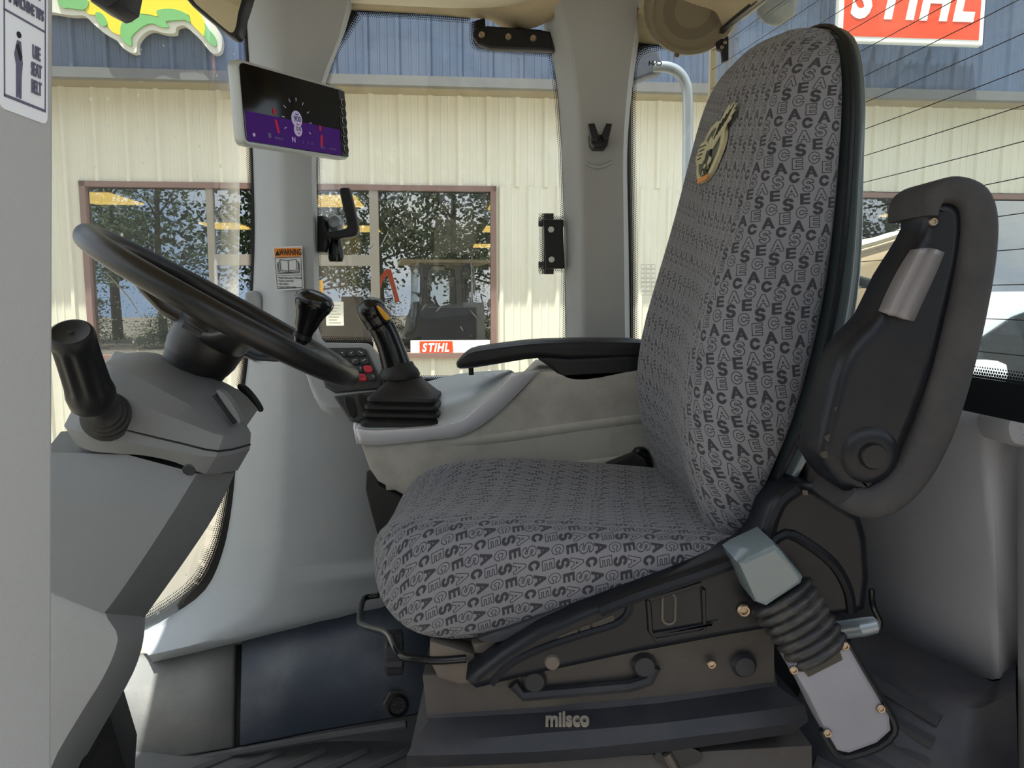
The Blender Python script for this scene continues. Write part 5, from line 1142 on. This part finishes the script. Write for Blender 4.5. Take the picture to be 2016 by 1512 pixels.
ins = mk('adjuster_insert', sheet([crom([P(a, b, ad + q) for a, b in l], 3) for l, q in ((e0, 0.004), (e1, -0.012), (e2, -0.008), (e3, -0.015), (e4, 0.002))]), 'insert_grey', arms, angle=20, solid=0.01, soff=-1, label='fluted grey adjuster insert')
CMx = frame(P(1712, 895, ad), (0, -1, 0))
mk('pivot_boss', lathe([(0.032, -0.004), (0.026, 0.003), (0.020, 0.006), (0.014, 0.006)], CMx, 30), 'cover_black', arms)
mk('pivot_cap', lathe([(0.0, 0.0115), (0.0115, 0.011), (0.013, 0.008), (0.013, 0.0)], CMx, 28), 'black_plastic', arms)
inst('screw', boltm, frame(P(1836, 437, ad), (0, -1, 0)) @ Matrix.Scale(0.7, 4), arms)
for q in ((1652, 805), (1632, 862), (1624, 895)): mk('slot', lathe([(0.0, 0.0006), (0.004, 0.0006), (0.0045, 0.0)], frame(P(q[0], q[1], ad + 0.002), (0, -1, 0)), 10), 'black_gloss', arms)
mk('pivot_pin', tube([P(1597, 874, 0.86), P(1612, 868, 0.77)], 0.010, 14), 'chrome', arms)
mk('pivot_washer', tube([P(1606, 868, 0.805), P(1610, 867, 0.795)], 0.020, 18), 'black_plastic', arms)

# ---- near-side cover with its long tapering tongue
cd = 0.845
cov = mk('side_cover', plate([(916, 1346), (945, 1318), (990, 1284), (1060, 1240), (1140, 1204), (1240, 1166), (1340, 1130), (1430, 1098), (1478, 1075), (1500, 1045), (1514, 1000), (1540, 966), (1572, 952), (1604, 955), (1650, 985), (1698, 1012), (1712, 1060), (1717, 1140), (1708, 1205), (1680, 1212), (1610, 1222), (1520, 1242), (1400, 1262), (1280, 1284), (1180, 1306), (1060, 1332), (936, 1362)], cd, 0.05, 0.010), 'cover_black', seat, angle=50)
mk('cover_ridge', tube(crom([P(a, b, cd + 0.001) for a, b in ((1572, 962), (1540, 985), (1522, 1020), (1512, 1050), (1480, 1088), (1420, 1116), (1320, 1150), (1240, 1178), (1180, 1202))], 3), 0.008, 8), 'cover_black', cov)
mk('cover_ridge', tube(crom([P(a, b, cd + 0.002) for a, b in ((1505, 1080), (1545, 1050), (1590, 1070), (1640, 1110), (1668, 1160), (1675, 1205))], 3), 0.007, 8), 'cover_black', cov)
mk('tongue_rim', tube(crom([P(a, b, cd + 0.001) for a, b in ((1240, 1176), (1236, 1206), (1210, 1228), (1140, 1250), (1060, 1278), (1000, 1310), (968, 1345))], 3), 0.005, 8), 'cover_black', cov)
mk('recess_frame', tube([P(a, b, cd) for a, b in ((1276, 1180), (1380, 1148), (1384, 1160), (1386, 1240), (1290, 1258), (1280, 1240), (1276, 1180))], 0.0035, 6), 'cover_black', cov)
mk('cover_step', plate([(1285, 1246), (1400, 1226), (1415, 1222), (1380, 1244), (1290, 1258)], cd - 0.004, 0.02, 0.003), 'cover_black', cov)
mk('slot_frame', tube([P(1317 + 13 * math.cos(a) + (3 if False else 0), 1198 + (18 if math.sin(a) > 0 else -18) + 13 * math.sin(a), cd - 0.001) for a in [k * math.pi / 10 for k in range(20)]], 0.0016, 6, closed=True), 'dusty_metal', cov)
mk('slot_fill', slab([P(1317 + 11 * math.cos(a), 1198 + (18 if math.sin(a) > 0 else -18) + 11 * math.sin(a), cd - 0.0006) for a in [k * math.pi / 10 for k in range(20)]], (0, 0.002, 0)), 'black_plastic', cov, smooth=False)
for (a, b) in (((1098, 1254), (1136, 1238)), ((1142, 1236), (1160, 1229)), ((1166, 1227), (1208, 1210))):
    mk('clip_opening', slab([P(a[0], a[1], cd - 0.0006), P(b[0], b[1], cd - 0.0006), P(b[0] + 3, b[1] + 16, cd - 0.0006), P(a[0] + 3, a[1] + 16, cd - 0.0006)], (0, 0.003, 0)), 'black_gloss', cov, smooth=False)
inst('screw', boltm, frame(P(1463, 1200, cd), (0, -1, 0)) @ Matrix.Scale(1.3, 4), cov)
mk('cover_peg', lathe([(0.0, 0.004), (0.008, 0.004), (0.0095, 0.0)], frame(P(1087, 1303, cd), (0, -1, 0)), 14), 'dusty_metal', cov)
for q in ((1585, 970), (1521, 1046)): mk('clip_opening', slab([P(q[0] + a, q[1] + b, cd - 0.001) for a, b in ((-6, -5), (5, -4), (6, 5), (-4, 4))], (0, 0.002, 0)), 'dusty_metal', cov, smooth=False)
# ---- tilt actuator: block, bellows, end plate
pb = mk('actuator_block', plate([(1452, 1108), (1470, 1096), (1526, 1070), (1536, 1078), (1584, 1136), (1580, 1150), (1510, 1196), (1488, 1188)], 0.79, 0.06, 0.006), 'shell_black', seat)
b0_, b1_ = P(1535, 1168, 0.815), P(1618, 1292, 0.795); bd_ = (b1_ - b0_); bl_ = bd_.length; BMt = frame(b0_, bd_, (0.8, 0.1, 0.45))
rings = []
NF = 7
for k in range(NF * 4 + 1):
    t = k / (NF * 4); ph = k % 4; r = (0.0335, 0.0385, 0.0395, 0.0375)[ph]; r *= 1.0 - 0.10 * t
    rings.append([BMt @ Vector((r * math.cos(a * 2 * math.pi / 28), r * 0.72 * math.sin(a * 2 * math.pi / 28), bl_ * t)) for a in range(28)])
mk('bellows', loft(rings), 'bellows_black', seat, angle=60)
ep = mk('actuator_plate', plate([(1556, 1312), (1570, 1302), (1615, 1280), (1652, 1259), (1668, 1262), (1692, 1305), (1728, 1366), (1754, 1412), (1757, 1440), (1728, 1466), (1672, 1486), (1648, 1480), (1622, 1436), (1590, 1370)], 0.785, 0.035, 0.005, 0), 'plate_grey', seat)
mk('plate_rim', tube(crom([P(a, b, 0.790) for a, b in ((1668, 1262), (1692, 1305), (1728, 1366), (1757, 1414), (1760, 1442), (1730, 1470), (1672, 1489), (1645, 1482), (1618, 1436))], 2), 0.0045, 8), 'black_plastic', ep)
mk('plate_label', slab([P(a, b, 0.784) for a, b in ((1568, 1304), (1650, 1270), (1659, 1299), (1592, 1333))], (0, 0.002, 0)), 'black_gloss', ep, smooth=False)
for q in ((1562, 1318), (1663, 1271), (1733, 1394), (1628, 1442)): inst('bolt', boltm, frame(P(q[0], q[1], 0.7845), (0, -1, 0)) @ Matrix.Scale(0.8, 4), ep)
# ---- mechanism under the cushion
mk('cushion_skirt', plate([(940, 1262), (1010, 1236), (1100, 1196), (1240, 1158), (1350, 1122), (1350, 1160), (1240, 1180), (1130, 1222), (1040, 1256), (962, 1272)], 0.872, 0.40, 0.006), 'base_black', seat)
mk('slide_rail', plate([(928, 1268), (1010, 1254), (1100, 1222), (1220, 1178), (1225, 1200), (1100, 1250), (1000, 1290), (935, 1288)], 0.885, 0.37, 0.004), 'dusty_metal', seat)
inst('bolt', boltm, frame(P(1072, 1233, 0.8715), (0, -1, 0)) @ Matrix.Scale(1.35, 4), seat)
for yy in (0.895, 1.31): mk('front_bracket', slab([P(a, b, 0.895) + Vector((0, yy - 0.895, 0)) for a, b in ((846, 1262), (935, 1288), (935, 1345), (905, 1350), (862, 1336), (845, 1300))], (0, 0.03, 0), 0.003), 'dusty_metal', seat)
mk('slide_bar', tube(crom([P(745, 1172, 1.30), P(722, 1176, 1.30), P(713, 1186, 1.27), P(708, 1222, 1.16), P(716, 1232, 1.10), P(745, 1240, 1.02), P(764, 1248, 0.97), P(776, 1268, 0.93), P(786, 1286, 0.91), P(802, 1295, 0.90), P(860, 1300, 0.895), P(918, 1296, 0.895)], 4), 0.0052, 10), 'black_gloss', seat)
KMx = frame(P(776, 1284, 1.06), (-1, -0.12, 0)); rings = []
for r, h in ((0.0, 0.013), (0.026, 0.013), (0.030, 0.009), (0.030, -0.012), (0.02, -0.014)): rings.append([KMx @ Vector((max(r, 1e-5) * (1 + 0.06 * (k % 2)) * math.cos(k * 2 * math.pi / 28), max(r, 1e-5) * (1 + 0.06 * (k % 2)) * math.sin(k * 2 * math.pi / 28), h)) for k in range(28)])
mk('adjuster_knob', loft(rings), 'base_black', seat, smooth=False)
# ---- suspension housing
def mloft2(lines, sm=2): return mloft(lines, SY + 0.02, sm, 0.0)
mk('suspension_top', mloft2([[(842, 1420, 0.922), (1100, 1398, 0.922), (1524, 1352, 0.922)], [(832, 1330, 0.905), (1100, 1312, 0.905), (1524, 1232, 0.905)]], 1), 'base_dusty', seat)
n0 = [(836, 1352, 0.930), (1060, 1345, 0.930), (1300, 1328, 0.930), (1524, 1310, 0.930)]
n1 = [(846, 1414, 0.918), (1060, 1403, 0.918), (1300, 1384, 0.918), (1530, 1350, 0.918)]
n2 = [(812, 1466, 0.890), (1060, 1444, 0.890), (1300, 1424, 0.890), (1584, 1388, 0.890)]
n3 = [(800, 1488, 0.880), (1060, 1480, 0.880), (1300, 1458, 0.880), (1592, 1420, 0.880)]
n4 = [(800, 1512, 0.888), (1060, 1502, 0.888), (1300, 1482, 0.888), (1560, 1444, 0.888)]
hs = mk('suspension_housing', mloft2([n4, n3, n2, n1, n0], 2), 'base_black', seat, angle=25)
mk('suspension_pedestal', mloft2([[(815, 1740, 0.90), (1200, 1740, 0.90), (1600, 1740, 0.90)], [(815, 1500, 0.90), (1200, 1490, 0.90), (1598, 1468, 0.90)], [(815, 1460, 0.95), (1200, 1450, 0.95), (1560, 1420, 0.95)]], 1), 'base_dusty', seat)
mk('pedestal_opening', slab([P(1336 + 48 * math.cos(a), 1490 + 20 * math.sin(a), 0.896) for a in [k * math.pi / 12 for k in range(24)]], (0, 0.01, 0)), 'black_gloss', seat, smooth=False)
mk('link_rod', tube([P(1312, 1484, 0.893), P(1345, 1545, 0.890)], 0.006, 8), 'dusty_metal', seat)
mk('housing_relief', tube([P(a, b, 0.905 + 0.001) for a, b in ((1010, 1345), (1030, 1368), (1240, 1350), (1278, 1338), (1290, 1312))], 0.008, 8), 'base_black', seat)
for q in ((1052, 1340), (1268, 1310), (1465, 1310)): mk('housing_boss', lathe([(0.0, 0.006), (0.012, 0.005), (0.016, 0.0)], frame(P(q[0], q[1], 0.904), (0, -1, 0)), 16), 'base_black', seat)
inst('bolt', boltm, frame(P(1400, 1306, 0.904), (0, -1, 0)) @ Matrix.Scale(1.0, 4), seat)
mat('letter_dust', (150, 140, 128), 0.7)
fa, fb = P(1117, 1402, 0.917), P(1117, 1440, 0.891); fy_ = (fa - fb).normalized(); fx_ = (P(1250, 1408, 0.904) - P(1000, 1430, 0.904)).normalized(); fz_ = fx_.cross(fy_).normalized()
if fz_.y > 0: fz_ = -fz_
fx_ = fy_.cross(fz_).normalized()
lM = Matrix(((fx_.x, fy_.x, fz_.x, 0), (fx_.y, fy_.y, fz_.y, 0), (fx_.z, fy_.z, fz_.z, 0), (0, 0, 0, 1))); lM.translation = (fa + fb) / 2 + fz_ * 0.003
mk('maker_lettering', text_vf('milsco', 0.026, lM, ext=0.0025, sx=0.82, bold=0.0009), 'letter_dust', hs, smooth=False)
# ---- rear handle, belt
mk('release_handle', tube([P(1640, 1243, 0.93), P(1700, 1234, 0.90), P(1722, 1230, 0.90), P(1728, 1229, 0.90)], 0.0115, 14, rs=[0.0115, 0.0115, 0.0105, 0.006]), 'steel_grey', seat)
mk('release_rod', tube(crom([P(1716, 1160, 0.93), P(1718, 1190, 0.93), P(1732, 1222, 0.93), P(1730, 1236, 0.93)], 3), 0.004, 8), 'black_gloss', seat)
sb_ = mk('belt_retractor', plate([(1246, 892), (1262, 882), (1278, 888), (1288, 915), (1286, 945), (1258, 930)], 1.385, 0.05, 0.006, 2), 'black_gloss', seat)
mk('belt_webbing', plate([(1196, 914), (1250, 893), (1268, 905), (1284, 935), (1246, 942), (1206, 938), (1196, 928)], 1.36, 0.02, 0.003), 'black_rubber', sb_)
mk('belt_tongue', join(plate([(1208, 937), (1276, 934), (1282, 955), (1270, 957), (1266, 948), (1242, 950), (1244, 958), (1228, 956)], 1.355, 0.003), plate([(1228, 952), (1244, 954), (1250, 964), (1272, 962), (1270, 954), (1282, 952), (1280, 968), (1262, 973), (1240, 968)], 1.353, 0.003)), 'chrome', sb_, smooth=False, label='chrome seat belt tongue')
mk('storage_net', plate([(721, 931), (736, 930), (748, 956), (790, 978), (800, 1060), (745, 1062), (730, 1010), (719, 965)], 1.415, 0.02, 0.004), 'black_rubber', seat)

# ================================================================== dried mud flecks and streaks on the panes
mat('dried_mud', (214, 212, 200), 0.9, var=0.1, vscale=90)
def on_windshield(px, py):
    o = Vector((0, 0, HC)); r = ray(px, py)
    for k in range(400, 1700):
        p = o + r * (k / 1000.0); t = (p.y - 0.47) / (1.675 - 0.47)
        if 0 < t < 1 and p.x <= -0.34 * (1 - t) + xr(p.z) * t - 0.22 * math.sin(math.pi * t): return p
    return o + r * 1.6
def fleck(name, pts, wd, owner, at):
    q = [at(*p) for p in pts]; rs = [wd * (0.35 if i in (0, len(q) - 1) else 1.0) for i in range(len(q))]
    mk(name, tube(q, wd, 5, rs=rs, flat=0.4), 'dried_mud', owner, smooth=False)
side_at = lambda a, b: P(a, b, 1.696)
for a, b in (((748, 488), (764, 457)), ((872, 543), (862, 562)), ((885, 553), (878, 566)), ((839, 598), (830, 611)), ((869, 603), (858, 614)), ((926, 611), (940, 628)), ((780, 604), (775, 622)), ((799, 380), (816, 367)), ((866, 369), (862, 379)), ((724, 494), (738, 480)), ((786, 640), (781, 655)), ((906, 642), (912, 652))):
    fleck('mud_fleck', (a, ((a[0] + b[0]) / 2, (a[1] + b[1]) / 2), b), 0.0014, w2, side_at)
rs_ = random.Random(3)
for k in range(11):
    x, y = 414 + 3.4 * k + rs_.uniform(-2, 2), 408 + rs_.uniform(0, 16); l = rs_.uniform(10, 24)
    fleck('mud_smear', ((x, y), (x + l * 0.4, y + l * 0.55), (x + l * 0.7, y + l)), 0.0012, w1, on_windshield)
fleck('wiper_streak', ((204, 532), (232, 560), (258, 592), (281, 629)), 0.0016, w1, on_windshield)
for k in range(46):
    x, y = rs_.uniform(190, 340), rs_.uniform(560, 690); l = rs_.uniform(1.5, 4.5)
    fleck('mud_fleck', ((x, y), (x + l * 0.5, y + rs_.uniform(-1, 1)), (x + l, y + rs_.uniform(-1.5, 1.5))), rs_.uniform(0.0007, 0.0016), w1, on_windshield)
for x, y, w in ((316, 466, .0025), (334, 466, .0022), (266, 666, .0034), (420, 545, .002), (450, 570, .002), (463, 612, .002), (473, 440, .0018), (203, 435, .0018)):
    fleck('mud_fleck', ((x, y - 3), (x, y), (x + 1, y + 4)), w, w1, on_windshield)
